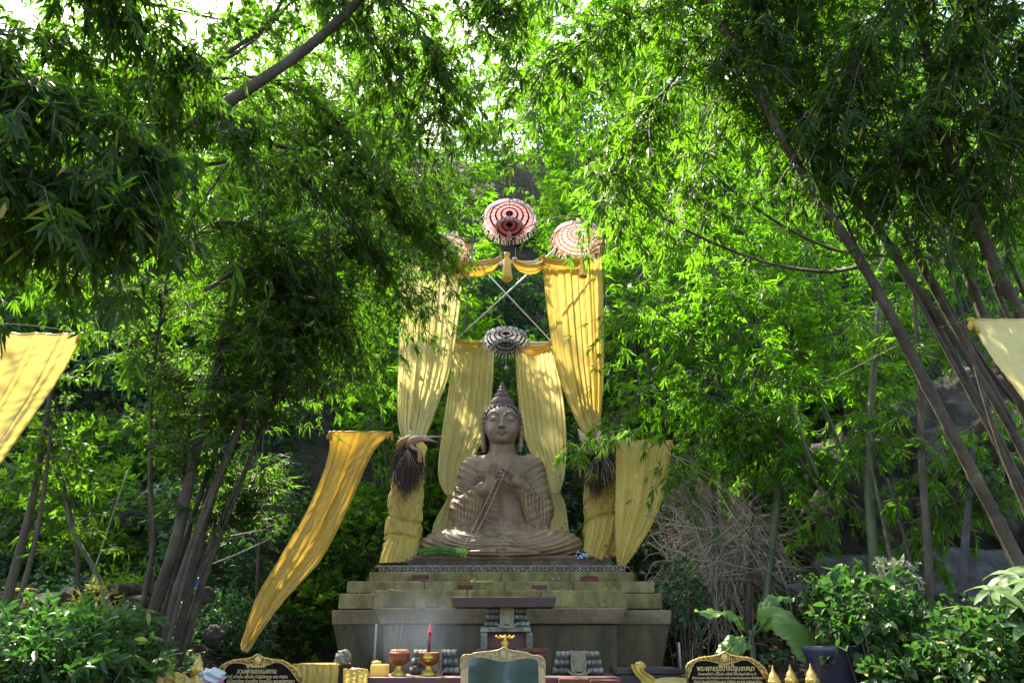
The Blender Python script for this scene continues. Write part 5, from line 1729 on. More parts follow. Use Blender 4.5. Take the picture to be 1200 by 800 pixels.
# overhead sprays right and centre: bamboo reaching in from the right grove
def region_sprays(r, xr, yr, Yr, n, L, dx=(-1, 0), dz=-.2):
    px = r.uniform(*xr, n); py = r.uniform(*yr, n); Y = r.uniform(*Yr, n)
    P0 = np.array([P(a, b, c) for a, b, c in zip(px, py, Y)])
    D0 = np.stack([r.uniform(*dx, n), r.normal(0, .6, n), r.normal(dz, .3, n)], 1)
    return P0, D0, r.uniform(*L, n)


def merge(*a):
    return np.vstack([q[0] for q in a]), np.vstack([q[1] for q in a]), np.concatenate([q[2] for q in a])


def along(path, n, r, t0=.2, L=(.4, .9), dirs=1., dz=-.15):
    i = r.uniform(t0, 1, n) * (len(path) - 1)
    k = np.minimum(i.astype(int), len(path) - 2); f_ = (i - k)[:, None]
    p = path[k] * (1 - f_) + path[k + 1] * f_
    tan = nrm(path[k + 1] - path[k])
    d = tan * .6 + np.stack([r.normal(0, .7, n), r.normal(0, .6, n), r.normal(dz, .35, n)], 1) * dirs
    return p, d, r.uniform(*L, n)


def overhang(label, boughs, r, leafmat, leaf, per, L=(.4, .9), ncl=7, nleaf=7, fine=True, rad=.02, t0=.15, mat='culm', sides=7, dz=-.15, spread=2.0):
    b0 = A(*boughs[0][0]) if False else P(*boughs[0][0])
    t = Thing('bamboo_bough', label, 'bamboo bough', b0)
    ex = []
    for c in boughs:
        p = pxpath(c, 40)
        t.part('stem', MB().add(*culm_tube(p, rad, .004, sides)), M[mat])
        ex.append(along(p, per, r, t0, L, 1., dz))
    bamboo(t, [], r, leafmat, leaf, ncl=ncl, nleaf=nleaf, fine=fine, extra=merge(*ex), spread=spread) if False else None
    P0, D0, L0 = merge(*ex)
    C, Ax, tb, c0 = sprays(P0, D0, L0, ncl, r)
    br = MB().add(*tubes(tb, np.broadcast_to(np.linspace(.007, .002, tb.shape[1]), tb.shape[:2]), 3, False))
    br.add(*tubes(np.stack([c0, C], 1), np.full((len(C), 2), .002), 3, False))
    t.part('branches', br, M['twig'])
    t.part('foliage', MB().add(*fans(C, Ax, nleaf, leaf[0], leaf[1], spread, r, fine)), leafmat)
    return t
# ------------------------------------------------------------------ boughs hanging in from both sides
r = np.random.default_rng(31)
overhang('leafy bamboo boughs hanging from the top of the view, right of the middle', [
    [(980, -200, 5.0), (900, -90, 5.4), (800, -10, 5.8), (700, 40, 6.0), (610, 100, 6.1)],
    [(960, -160, 5.2), (880, -20, 5.8), (800, 80, 6.3), (740, 160, 6.6), (720, 230, 6.8)],
    [(940, -260, 5.0), (800, -140, 5.4), (690, -60, 5.7), (600, 10, 5.8)],
    [(1000, -120, 5.6), (930, 20, 6.2), (860, 130, 6.8), (800, 250, 7.2)]],
    r, M['leaf_mid'], (.165, .025), 84, (.35, .9))
overhang('dark leafy bamboo boughs filling the upper right corner', [
    [(1150, -220, 4.6), (1080, -60, 5.0), (1010, 60, 5.4), (950, 170, 5.8)],
    [(1250, -200, 4.6), (1180, -40, 5.0), (1120, 80, 5.3), (1060, 200, 5.6)],
    [(1350, -160, 4.6), (1260, -20, 5.0), (1190, 110, 5.3), (1150, 230, 5.6)],
    [(1100, -260, 4.8), (1000, -120, 5.2), (910, -20, 5.6), (860, 80, 5.8)],
    [(1400, -40, 5.0), (1300, 40, 5.4), (1240, 100, 5.8), (1200, 190, 6.2)]],
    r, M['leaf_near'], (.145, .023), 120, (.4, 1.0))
overhang('leafy bamboo boughs hanging from the top of the view, left of the middle', [
    [(300, -260, 5.0), (380, -130, 5.4), (450, -30, 5.8), (500, 60, 6.2), (520, 130, 6.4)],
    [(200, -200, 5.0), (300, -100, 5.5), (380, -20, 6.0), (440, 60, 6.4), (470, 160, 6.8)],
    [(400, -300, 5.0), (480, -160, 5.4), (540, -60, 5.8), (575, 20, 6.0)]],
    r, M['leaf_near'], (.15, .023), 105, (.3, .85))
overhang('high thin bamboo boughs crossing the sky glare at the top left', [
    [(-60, -60, 8.5), (80, -20, 8.8), (200, 10, 9.2), (320, 40, 9.6), (420, 90, 10)],
    [(60, -140, 8.5), (200, -60, 9), (340, -20, 9.5), (470, 10, 10)],
    [(-40, 80, 8.5), (100, 70, 9), (230, 90, 9.5), (350, 130, 10), (450, 160, 10.5)],
    [(-80, 260, 8.5), (20, 300, 9), (110, 330, 9.5), (200, 340, 10)]],
    r, M['leaf_mid'], (.20, .034), 60, (.5, 1.2), fine=False, rad=.03)
overhang('dark broad leaved boughs close overhead in the upper left corner', [
    [(-160, -40, 3.6), (-60, 40, 3.8), (60, 110, 4.0), (160, 170, 4.2)],
    [(-200, 100, 3.6), (-80, 150, 3.8), (30, 200, 4.0), (130, 240, 4.2)],
    [(-100, -200, 3.8), (20, -100, 4.2), (120, -20, 4.6), (210, 60, 5.0)],
    [(-200, -60, 4.4), (-60, 20, 4.8), (80, 60, 5.2), (200, 110, 5.6), (290, 150, 5.8)],
    [(-200, 190, 4.2), (-100, 200, 4.4), (0, 215, 4.6), (80, 235, 4.8)]],
    r, M['leaf_near'], (.155, .027), 110, (.3, .9), rad=.014)
overhang('dark bamboo boughs drooping in front of the left curtain', [
    [(180, 120, 6.4), (290, 90, 6.8), (380, 130, 7.2), (440, 200, 8.0), (480, 270, 8.8)],
    [(200, 200, 6.4), (300, 190, 6.8), (390, 230, 7.2), (440, 300, 8.0), (470, 350, 8.6)],
    [(190, 320, 6.4), (260, 260, 6.8), (350, 300, 7.2), (395, 350, 8.0), (415, 390, 8.3)],
    [(320, 170, 7.2), (400, 190, 7.8), (470, 240, 8.6), (518, 290, 9.5)],
    [(220, 260, 7.0), (300, 160, 7.4), (400, 130, 7.9), (480, 170, 8.4), (520, 230, 8.8)],
    [(240, 340, 6.8), (300, 310, 7.2), (350, 340, 7.6), (390, 390, 8.0)]],
    r, M['leaf_near'], (.135, .021), 125, (.4, 1.0), fine=False)
overhang('bright leafy bamboo boughs spreading right of the right curtain', [
    [(960, 560, 8.6), (900, 420, 9.0), (840, 320, 9.4), (780, 260, 9.6), (730, 250, 9.8)],
    [(980, 600, 8.8), (920, 520, 9.2), (850, 470, 9.5), (780, 460, 9.8), (740, 480, 10)],
    [(1000, 560, 9.0), (950, 440, 9.4), (900, 340, 9.6), (860, 240, 9.8), (820, 150, 10)],
    [(1010, 600, 9.2), (960, 540, 9.4), (910, 500, 9.5), (850, 520, 9.6), (800, 540, 9.7)],
    [(1030, 560, 9.4), (1000, 430, 9.4), (960, 320, 9.4), (930, 220, 9.4)],
    [(940, 620, 9.4), (860, 480, 9.6), (790, 380, 9.8), (750, 360, 9.9), (720, 380, 10)]],
    r, M['leaf_far'], (.17, .028), 72, (.4, 1.1), fine=False, mat='culm_green', rad=.022)
overhang('thin bright bamboo boughs hanging before the limestone outcrop', [
    [(1230, 430, 7.8), (1170, 480, 7.9), (1110, 520, 8.0), (1060, 570, 8.1)],
    [(1200, 520, 7.6), (1150, 570, 7.7), (1100, 600, 7.8), (1070, 640, 7.9)],
    [(1060, 430, 8.3), (1020, 500, 8.3), (980, 560, 8.3), (950, 610, 8.3)]],
    r, M['leaf_far'], (.15, .024), 26, (.25, .6), fine=False, mat='culm_green', rad=.010)
overhang('small leafy shoot crossing before the right wrapped post', [
    [(815, 600, 9.2), (780, 520, 9.3), (745, 505, 9.2), (700, 510, 9.2), (665, 530, 9.2)]],
    r, M['leaf_far'], (.17, .024), 16, (.12, .3), ncl=5, nleaf=6, rad=.007)

# ------------------------------------------------------------------ left clump with trunks fanning up from the lower left
r = np.random.default_rng(41)
t = Thing('bamboo_grove', 'clump of pale brown stems fanning up from the slope left of the altar', 'bamboo', P(185, 760, 7.2))
left = [([(160, 790, 7.2), (178, 720, 7.2), (205, 640, 7.2), (222, 560, 7.3), (255, 430, 7.5), (290, 300, 7.7), (340, 200, 7.8), (400, 140, 7.8)], .055, .024),
        ([(186, 795, 7.1), (205, 700, 7.1), (240, 600, 7.2), (272, 520, 7.3), (305, 440, 7.4), (350, 340, 7.5), (400, 290, 7.7), (440, 300, 7.9)], .040, .016),
        ([(200, 790, 7.3), (222, 690, 7.3), (250, 580, 7.4), (290, 480, 7.6), (325, 400, 7.8), (350, 300, 8)], .040, .014),
        ([(176, 780, 7.3), (212, 650, 7.4), (262, 500, 7.6), (300, 400, 7.8), (320, 330, 8)], .030, .012),
        ([(208, 780, 7.4), (245, 660, 7.4), (292, 540, 7.5), (330, 440, 7.6), (352, 370, 7.7)], .032, .010),
        ([(150, 780, 7.5), (180, 640, 7.6), (176, 560, 7.7), (180, 430, 7.8), (200, 300, 8)], .028, .010),
        ([(190, 780, 7.0), (228, 640, 7.1), (280, 500, 7.3), (318, 410, 7.5), (345, 330, 7.7)], .020, .007),
        ([(196, 780, 7.2), (236, 660, 7.3), (300, 520, 7.4), (338, 430, 7.5), (370, 360, 7.6)], .017, .006),
        ([(182, 780, 7.4), (218, 660, 7.4), (246, 560, 7.5), (262, 480, 7.6), (270, 380, 7.8)], .018, .007),
        ([(176, 780, 7.2), (196, 660, 7.3), (215, 560, 7.4), (225, 450, 7.6)], .016, .006),
        ([(215, 760, 7.6), (235, 690, 7.6), (248, 640, 7.7), (300, 560, 7.9)], .045, .018)]
cu = [(pxpath(c, 50), a, b) for c, a, b in left]
bamboo(t, cu, r, M['leaf_near'], (.13, .021), 62, (.4, 1.1), .55, 8, 6, 'culm', bias=(.05, -.5, 0), sides=10)

# tree with a long diagonal limb
t = Thing('tree', 'tree beyond the left edge whose long bare limb slants up across the top left', 'tree', P(-330, 700, 6.6))
b = P(-330, 700, 6.4); b[2] = float(ground(b[0], b[1])) - .2
p1, p2 = P(-300, 420, 6.4), P(-260, 160, 6.2)
t.part('trunk', MB().add(*tubes(spline([b, p1, p2, P(-240, -60, 6)], 26)[None], np.linspace(.17, .10, 26)[None], 12)), M['bark'])
for c, a0, a1 in (([(-275, 340, 6.3), (-100, 290, 6.2), (40, 240, 6.1), (170, 182, 6.0), (290, 105, 5.9), (370, 48, 5.9), (440, -20, 5.8), (520, -110, 5.7)], .085, .035),
                  ([(170, 182, 6.0), (215, 110, 6.3), (262, 66, 6.5), (320, 20, 6.6), (350, -60, 6.7)], .035, .015),
                  ([(60, 232, 6.1), (190, 120, 6.9), (300, 45, 7.2), (360, -20, 7.4)], .03, .014),
                  ([(-262, 200, 6.2), (-120, 60, 6), (0, -60, 5.8)], .07, .03)):
    t.part('limb', MB().add(*tubes(pxpath(c, 40)[None], np.linspace(a0, a1, 40)[None], 10)), M['bark'])
pth = [pxpath([(-262, 200, 6.2), (-120, 60, 6), (0, -60, 5.8)], 30), pxpath([(200, 120, 6.3), (320, 20, 6.6), (350, -60, 6.7)], 30), pxpath([(60, 232, 6.1), (190, 120, 6.9), (360, -20, 7.4)], 30)]
P0, D0, L0 = merge(*[along(p, 26, r, .1, (.4, 1.0)) for p in pth])
C, Ax, tb, c0 = sprays(P0, D0, L0, 8, r)
t.part('branches', MB().add(*tubes(tb, np.full(tb.shape[:2], .005), 3, False)).add(*tubes(np.stack([c0, C], 1), np.full((len(C), 2), .003), 3, False)), M['twig'])
t.part('foliage', MB().add(*fans(C, Ax, 6, .14, .045, 2.2, r)), M['leaf_near'])

# slim dark trees
def slim(label, path, r0, r1, mat='bark', leaves=None, n=0, leaf=(.12, .05), t0=.5, group='slim trees around the clearing', L=(.3, .7)):
    p = pxpath(path, 34)
    t = Thing('slim_tree', label, 'tree', p[0], group)
    t.part('trunk', MB().add(*tubes(p[None], np.linspace(r0, r1, 34)[None], 8)), M[mat])
    if n:
        P0, D0, L0 = along(p, n, r, t0, L, 1., .1)
        C, Ax, tb, c0 = sprays(P0, D0, L0, 6, r)
        t.part('branches', MB().add(*tubes(tb, np.full(tb.shape[:2], .004), 3, False)).add(*tubes(np.stack([c0, C], 1), np.full((len(C), 2), .002), 3, False)), M['twig'])
        t.part('crown', MB().add(*fans(C, Ax, 5, leaf[0], leaf[1], 2.3, r)), leaves)
    return t


slim('slim dark straight trunk rising behind the tangle of dry vines', [(840, 660, 9.8), (838, 600, 9.8), (831, 500, 9.8), (826, 400, 9.8), (823, 290, 9.8), (815, 180, 9.9)], .045, .02, 'bark', M['leaf_far'], 30, t0=.45)
slim('pale grey thin trunk among the dry vines, right of the dark straight one', [(893, 740, 9.3), (905, 640, 9.3), (912, 570, 9.4), (920, 470, 9.5), (928, 380, 9.6)], .05, .03, 'culm_green', M['leaf_far'], 30, (.2, .03), .6)
slim('pale grey thin trunk bent left in the dry vines beside the pedestal', [(876, 740, 9.6), (880, 640, 9.6), (886, 560, 9.7), (900, 500, 9.8)], .04, .02, 'bark')
slim('straight dark stem crossing the pale ledge at the right', [(1090, 735, 7.4), (1087, 640, 7.4), (1080, 540, 7.5), (1078, 440, 7.6), (1070, 330, 7.7)], .042, .02, 'bark', M['leaf_mid'], 14, (.17, .03), .3)
slim('short leaning brown stem before the pale ledge', [(1095, 745, 7.6), (1075, 690, 7.6), (1060, 630, 7.7), (1040, 560, 7.8)], .028, .012, 'culm')
slim('second leaning brown stem left of the dark straight one at the right', [(1068, 740, 7.7), (1050, 680, 7.7), (1035, 610, 7.8), (1020, 540, 7.9)], .03, .012, 'bark')
slim('pale mottled stem standing at the right end of the ledge', [(1128, 700, 7.4), (1130, 650, 7.4), (1135, 590, 7.5), (1140, 520, 7.6)], .04, .03, 'ledge', M['leaf_shrub'], 8, (.2, .05), .5)
slim('dark green culm rising from behind the planter', [(1035, 740, 8.0), (1025, 660, 8.0), (1018, 560, 8.2), (1022, 460, 8.3), (1030, 360, 8.4)], .06, .035, 'culm_green', M['leaf_mid'], 16, (.2, .03), .5)
slim('leaning black trunk at the far left beside the gilded box', [(5, 715, 7.6), (22, 650, 7.7), (42, 570, 7.8), (52, 500, 7.9), (66, 430, 8)], .05, .02, 'bark', M['leaf_mid'], 26, t0=.45)
slim('thinner black trunk right of the leaning one at the far left', [(18, 720, 7.4), (40, 640, 7.5), (52, 570, 7.6), (60, 500, 7.7)], .028, .014, 'bark')
slim('thin dark stem between the far left trunks and the stem clump', [(92, 700, 8.2), (90, 640, 8.2), (78, 580, 8.3), (60, 520, 8.4)], .022, .012, 'bark', M['leaf_mid'], 14, t0=.4)
slim('green leaning stem in the bushes left of the stem clump', [(135, 730, 7.8), (112, 670, 7.9), (85, 620, 8), (70, 560, 8.2)], .035, .012, 'culm_green', M['leaf_mid'], 14, (.16, .03), .3)
slim('thin black stem standing upright left of the stem clump', [(178, 720, 8.6), (177, 640, 8.6), (176, 560, 8.6), (186, 460, 8.6), (188, 380, 8.6)], .022, .012, 'bark', M['leaf_mid'], 26, t0=.4)
slim('thin dark sapling between the stem clump and the narrow gold drape', [(300, 720, 9.4), (303, 640, 9.4), (304, 580, 9.5), (310, 500, 9.6)], .02, .01, 'bark', M['leaf_shrub'], 24, (.10, .05), .3)

# dangling shoot with long leaves in front, left
t = Thing('hanging_shoot', 'bare hanging shoot with a few long pale leaves left of the middle', 'shoot', P(134, 255, 4.4))
p = pxpath([(134, 140, 4.4), (133, 255, 4.4), (136, 300, 4.4), (137, 352, 4.4), (134, 400, 4.4)], 24)
t.part('stem', MB().add(*tubes(p, .005, 6)), M['dry'])
B = np.array([P(136, 346, 4.4)] * 4)
D = A([-.75, 0, -.6], [-.4, .3, -.9], [.12, -.1, -1], [.05, 0, -.5])
t.part('leaves', MB().add(*leaf_geo(B, D, A([0, -1, .3]).repeat(4, 0), A([.26, .2, .30, .15]).ravel(), .035, True)), M['leaf_shrub'])

# ------------------------------------------------------------------ slope cover: small leaves and litter
def scatter(n, xr, yr, r, f=None):
    x = r.uniform(*xr, n); y = r.uniform(*yr, n)
    k = np.abs(x + .1) > 2.35
    if f is not None: k &= f(x, y)
    x, y = x[k], y[k]
    return np.stack([x, y, ground(x, y)], 1)


r = np.random.default_rng(51)
pts = scatter(30000, (-9, 9), (6.8, 14.5), r)
clump = np.sin(pts[:, 0] * 2.1 + 1) * np.sin(pts[:, 1] * 2.7) + .5 * np.sin(pts[:, 0] * 5.3 + pts[:, 1] * 3.1)
pts = pts[clump > -.35]
hgt = r.uniform(.03, .34, len(pts)) * (1 + .5 * clump[clump > -.35])
mb = MB().add(*fans(pts + np.stack([0 * hgt, 0 * hgt, hgt], 1), r.normal(0, 1, (len(pts), 3)) + A(0, 0, .3), 4, .10, .05, 4.2, r, False, .1, .3))
solo('ground_cover', 'low leafy plants covering the slope beneath the bamboo', 'ground cover', mb, M['leaf_ground'], kind='stuff')
pts = scatter(60000, (-7.5, 8), (5.9, 12.5), r)
mb = MB().add(*leaf_geo(pts + A(0, 0, .03) + r.normal(0, .015, pts.shape), r.normal(0, 1, pts.shape) * A(1, 1, .3), A(0, 0, 1) + r.normal(0, .4, pts.shape), r.uniform(.08, .2, len(pts)), r.uniform(.02, .05, len(pts))))
solo('leaf_litter', 'dry brown bamboo leaves strewn on the slope', 'leaf litter', mb, M['litter'], kind='stuff')


def rock(mb, c, rad, seed, n=24, amp=.28, fr_=1.6):
    V, F = sphere((0, 0, 0), (1, 1, 1), n * 2, n)
    out = np.empty_like(V)
    for i, v in enumerate(V):
        d = 1 + amp * noise.fractal(Vector(v * fr_) + Vector((seed * 7.1, seed, 3)), 1., 2., 5) + .10 * noise.voronoi(Vector(v * 3 + seed))[0][0]
        out[i] = v * d
    mb.add(out * A(*rad) + A(*c), F)


# dark loose stones at the far left
k = 0
rs = np.random.default_rng(61)
for i in range(26):
    px = rs.uniform(-10, 165); Y = rs.uniform(8.0, 8.8)
    c = P(px, rs.uniform(692, 722), Y)
    mb = MB(); rock(mb, c, (rs.uniform(.09, .2), rs.uniform(.09, .16), rs.uniform(.06, .12)), i, 10)
    solo('field_stone', 'dark rough stone in the loose bank at the far left', 'stone', mb, M['soil'] if i % 3 else M['greytile'], c, 'dark stones heaped in the bank at the far left')
xb0, xb1 = P(-40, 700, 8.6)[0], P(175, 700, 8.6)[0]
mb = MB(); c = P(70, 715, 8.9); rock(mb, c + A(0, 0, -.4), (1.15, .5, .55), 77, 26, .15)
solo('stone_bank', 'dark earthen bank packed with rough stones at the far left', 'bank', mb, M['soil'], c)
for px, py, Y, rad, lab in ((250, 742, 8.0, .09, 'brown round stone lying on the sunlit litter left of the narrow drape'), (240, 698, 8.6, .10, 'grey stone on the slope just right of the stem clump'), (150, 612, 11, .22, 'pale boulder on the shaded slope at the left')):
    c = P(px, py, Y); mb = MB(); rock(mb, c, (rad, rad * .8, rad * .8), px, 18)
    solo('boulder', lab, 'stone', mb, M['rock'], c)

# limestone outcrop and pale ledge at the right
mb = MB()
rock(mb, P(1180, 560, 9.4), (1.5, .8, 1.25), 5, 60, .30, 1.9)
rock(mb, P(1050, 590, 9.9), (1.0, .7, 1.0), 9, 50, .30, 1.9)
rock(mb, P(1300, 520, 9.2), (1.3, .9, 1.8), 12, 40, .30, 1.9)
solo('rock_outcrop', 'rough grey limestone outcrop behind the stems at the lower right', 'rock', mb, M['rock'], P(1150, 600, 9.6))
mb = MB()
rock(mb, P(1085, 700, 8.9), (1.15, .45, .46), 15, 60, .34, 2.2)
solo('rock_ledge', 'smooth pale blue grey ledge below the limestone outcrop', 'rock', mb, M['ledge'], P(1080, 700, 8.9))

# fallen leaves on the steps of the pedestal
lv = []
for z, x0_, x1_, y0_, y1_, n_ in ((2.405, -1.65, 1.4, 9.52, 9.6, 16), (2.283, -1.85, 1.6, 9.33, 9.5, 40), (2.152, -1.4, 1.2, 8.78, 9.3, 60), (2.138, -1.9, -1.5, 9.12, 9.3, 10), (1.964, -1.44, 1.2, 8.62, 8.75, 30), (1.958, 1.25, 1.75, 9.02, 9.1, 6)):
    lv.append(np.stack([r.uniform(x0_, x1_, n_), r.uniform(y0_, y1_, n_), np.full(n_, z)], 1))
lv = np.vstack(lv)
solo('fallen_leaves', 'dry fallen leaves scattered on the steps of the pedestal', 'leaves', MB().add(*leaf_geo(lv + A(0, 0, .012), r.normal(0, 1, lv.shape) * A(1, 1, .25), A(0, 0, 1) + r.normal(0, .5, lv.shape), r.uniform(.06, .13, len(lv)), .022)), M['litter'], kind='stuff')

# ------------------------------------------------------------------ dry vine tangle
r = np.random.default_rng(71)
vm = MB(); n = 430; K = 16
tt = np.linspace(0, 1, K)[None, :, None]
S, Mi, En = [], [], []
for i in range(n):
    if i % 3 == 0:
        a = (r.uniform(765, 830), r.uniform(530, 580)); b = (r.uniform(800, 930), r.uniform(560, 640)); c = (r.uniform(860, 960), r.uniform(650, 770))
    elif i % 3 == 1:
        a = (r.uniform(760, 900), r.uniform(560, 640)); b = (r.uniform(770, 900), r.uniform(600, 700)); c = (r.uniform(790, 900), r.uniform(690, 785))
    else:
        a = (r.uniform(750, 800), r.uniform(590, 740)); b = (r.uniform(780, 880), r.uniform(580, 700)); c = (r.uniform(830, 960), r.uniform(600, 720))
    Y = r.uniform(9.4, 11.2)
    S.append(P(*a, Y)); Mi.append(P(*b, Y + r.uniform(-.5, .4))); En.append(P(*c, Y + r.uniform(-.3, .3)))
S, Mi, En = (np.array(q)[:, None] for q in (S, Mi, En))
Pt = S * (1 - tt) ** 2 + 2 * Mi * tt * (1 - tt) + En * tt ** 2
w = np.cumsum(r.normal(0, .026, (n, K, 3)), 1)
Pt = Pt + w
rad = np.broadcast_to(r.choice([.003, .0045, .006, .010], n, p=[.4, .34, .2, .06])[:, None], (n, K))
vm.add(*tubes(Pt, rad, 5, False))
solo('vine_tangle', 'tangle of dry pale vines arching beside the right end of the pedestal', 'vines', vm, M['dry'], P(850, 740, 10), kind='stuff')
vl = P(850, 700, 10.2) + r.normal(0, 1, (900, 3)) * A(.85, .5, .8)
solo('caught_leaves', 'small pale dead leaves caught in the dry vines beside the pedestal', 'leaves', MB().add(*leaf_geo(vl, r.normal(0, 1, vl.shape), r.normal(0, 1, vl.shape), r.uniform(.05, .11, 900), .03)), M['litter'], P(850, 740, 10), kind='stuff')
# thin dry sticks on the left slope
for c in ([(232, 636, 8.4), (270, 628, 8.6), (312, 620, 8.8)], [(245, 662, 8.4), (280, 648, 8.6), (318, 630, 8.8)], [(244, 600, 8), (262, 594, 8.2), (284, 592, 8.4)], [(150, 550, 9), (120, 640, 8.8), (100, 700, 8.6)], [(225, 676, 8.2), (240, 677, 8.2)]):
    pp = pxpath(c, 12)
    solo('dead_cane', 'thin pale dead cane leaning across the left slope', 'cane', MB().add(*tubes(pp, .009, 5)), M['dry'], pp[0], 'thin pale canes on the left slope')
c = P(226, 681, 7.9)
mb = cloth(MB(), [c + A(-.06, 0, .03), c + A(-.05, 0, -.04)], [c + A(.06, 0, .03), c + A(.04, 0, -.05)], nu=14, nv=10, pleats=2, amp=.03, seed=3)
mb.add(*crumple(c, (.05, .03, .025), 4))
solo('blue_rag', 'scrap of bright blue plastic caught on a cane on the left slope', 'plastic scrap', mb, plain('blue_plastic_scrap', (.02, .16, .62), .4), c)

# ------------------------------------------------------------------ garden plants
r = np.random.default_rng(81)
def garden(name, label, cat, px, py, Y, rad, n, leaf, mat, **k):
    c = P(px, py, Y)
    g = float(ground(c[0], c[1]))
    t = Thing(name, label, cat, (c[0], c[1], g))
    bush(t, c, rad, n, leaf, r, mat, base=(c[0], c[1], g), **k)
    return t


garden('shrub', 'broad bush of mid green leaves in the lower left corner', 'shrub', 30, 790, 5.4, (.85, .5, .42), 1150, (.12, .036), M['leaf_shrub'], fine=True, stems=40)
garden('shrub', 'green bush beside the stem clump at the lower left', 'shrub', 118, 775, 5.9, (.42, .4, .36), 700, (.12, .042), M['leaf_shrub'], fine=True, stems=30)
garden('shrub', 'yellowish feathery bush in front of the dark stones', 'shrub', 108, 722, 7.0, (.25, .2, .28), 200, (.08, .022), leaf_mat('yellowish_leaf', (.07, .08, .018), (.13, .12, .03), (.24, .28, .04)), stems=18)
garden('shrub', 'low bush in front of the dark stones at the left frame edge', 'shrub', 20, 745, 6.6, (.7, .3, .22), 620, (.12, .045), M['leaf_shrub'], stems=30)
garden('shrub', 'shrub with round pale green leaves growing over the planter', 'shrub', 1030, 735, 6.2, (.50, .35, .38), 420, (.085, .075), M['leaf_shrub'], fine=True, nl=4, stems=30, droop=.3)
garden('shrub', 'shrub with small round leaves on upright stems behind the planter', 'shrub', 985, 705, 6.7, (.38, .25, .26), 200, (.085, .07), M['leaf_shrub'], fine=True, nl=4, stems=24)
garden('shrub', 'low spreading leaves under the round leaved shrub at the bottom right', 'shrub', 1075, 788, 5.8, (.40, .3, .16), 320, (.075, .055), M['leaf_shrub'], fine=True, stems=20)
garden('shrub', 'dense fine leaved shrub in the lower right corner', 'shrub', 1175, 770, 5.4, (.50, .4, .36), 760, (.070, .045), M['leaf_shrub'], fine=True, stems=30)
garden('shrub', 'dense fine leaved shrub left of the corner one at the lower right', 'shrub', 1110, 765, 6.0, (.34, .3, .28), 420, (.070, .045), M['leaf_shrub'], fine=True, stems=30)
garden('shrub', 'silvery flecked shrub before the pale ledge', 'shrub', 1050, 682, 7.4, (.28, .2, .24), 160, (.06, .04), leaf_mat('silvery_leaf', (.22, .26, .18), (.38, .42, .32), (.3, .4, .2)), stems=20)
garden('shrub', 'small speckled shrub among the vines beside the pedestal', 'shrub', 800, 690, 9.4, (.35, .3, .45), 260, (.08, .045), M['leaf_ground'], stems=20)

# plant with large fingered leaves at the right edge
t = Thing('large_leaf_plant', 'plant with big fingered pale green leaves at the right edge', 'plant', P(1185, 790, 5.6))
cs = [P(1165, 690, 5.4), P(1195, 705, 5.3), P(1140, 712, 5.6), P(1180, 672, 5.6), P(1215, 680, 5.2), P(1200, 735, 5.2)]
lm, stb = MB(), MB()
b0 = P(1190, 800, 5.6); b0[2] = float(ground(b0[0], b0[1]))
for c in cs:
    ax = A(0, -.5, .25) + r.normal(0, .3, 3)
    up = nrm(A(0, -.35, .9) + r.normal(0, .2, 3)); s_ = nrm(np.cross(ax, up)); fwd = nrm(np.cross(up, s_))
    n_ = 8
    a = np.linspace(-2.4, 2.4, n_)
    D = np.cos(a)[:, None] * fwd + np.sin(a)[:, None] * s_ + up * .05
    lm.add(*leaf_geo(np.repeat(c[None], n_, 0), D, np.repeat(up[None], n_, 0), r.uniform(.20, .28, n_), r.uniform(.055, .075, n_), True, .22, .12))
    stb.add(*tubes(spline([b0, (b0 + c) / 2 + A(.03, 0, .1), c], 12), .008, 6))
t.part('leaves', lm, leaf_mat('large_pale_leaf', (.10, .17, .06), (.16, .25, .10), (.25, .42, .10), .3, .35, 0.0))
t.part('stems', stb, M['culm_green'])


def bigleaf(mb, path, W, up, n=26, m=12, seed=0, tear=.0):
    p = spline(path, n)
    T = nrm(np.gradient(p, axis=0)); S = nrm(np.cross(T, A(*up))); N_ = np.cross(S, T)
    tq = np.linspace(0, 1, n)
    w = W * np.clip(np.sin(np.pi * np.clip(tq * .95 + .04, 0, 1)) ** .55, 0, 1)
    u = np.linspace(-1, 1, m)
    V = p[:, None] + S[:, None] * (u[None] * w[:, None] / 2)[..., None] + N_[:, None] * ((-.28 * u[None] ** 2 + .18 * np.abs(u[None])) * w[:, None] + .012 * np.sin(tq[:, None] * 60 + seed) * np.abs(u[None]) + .02 * np.sin(tq[:, None] * 17 + u[None] * 3) * np.abs(u[None]))[..., None]
    i, j = np.meshgrid(np.arange(n - 1), np.arange(m - 1), indexing='ij')
    F = np.stack([i * m + j, i * m + j + 1, (i + 1) * m + j + 1, (i + 1) * m + j], -1).reshape(-1, 4)
    mb.add(V.reshape(-1, 3), F)
    return p


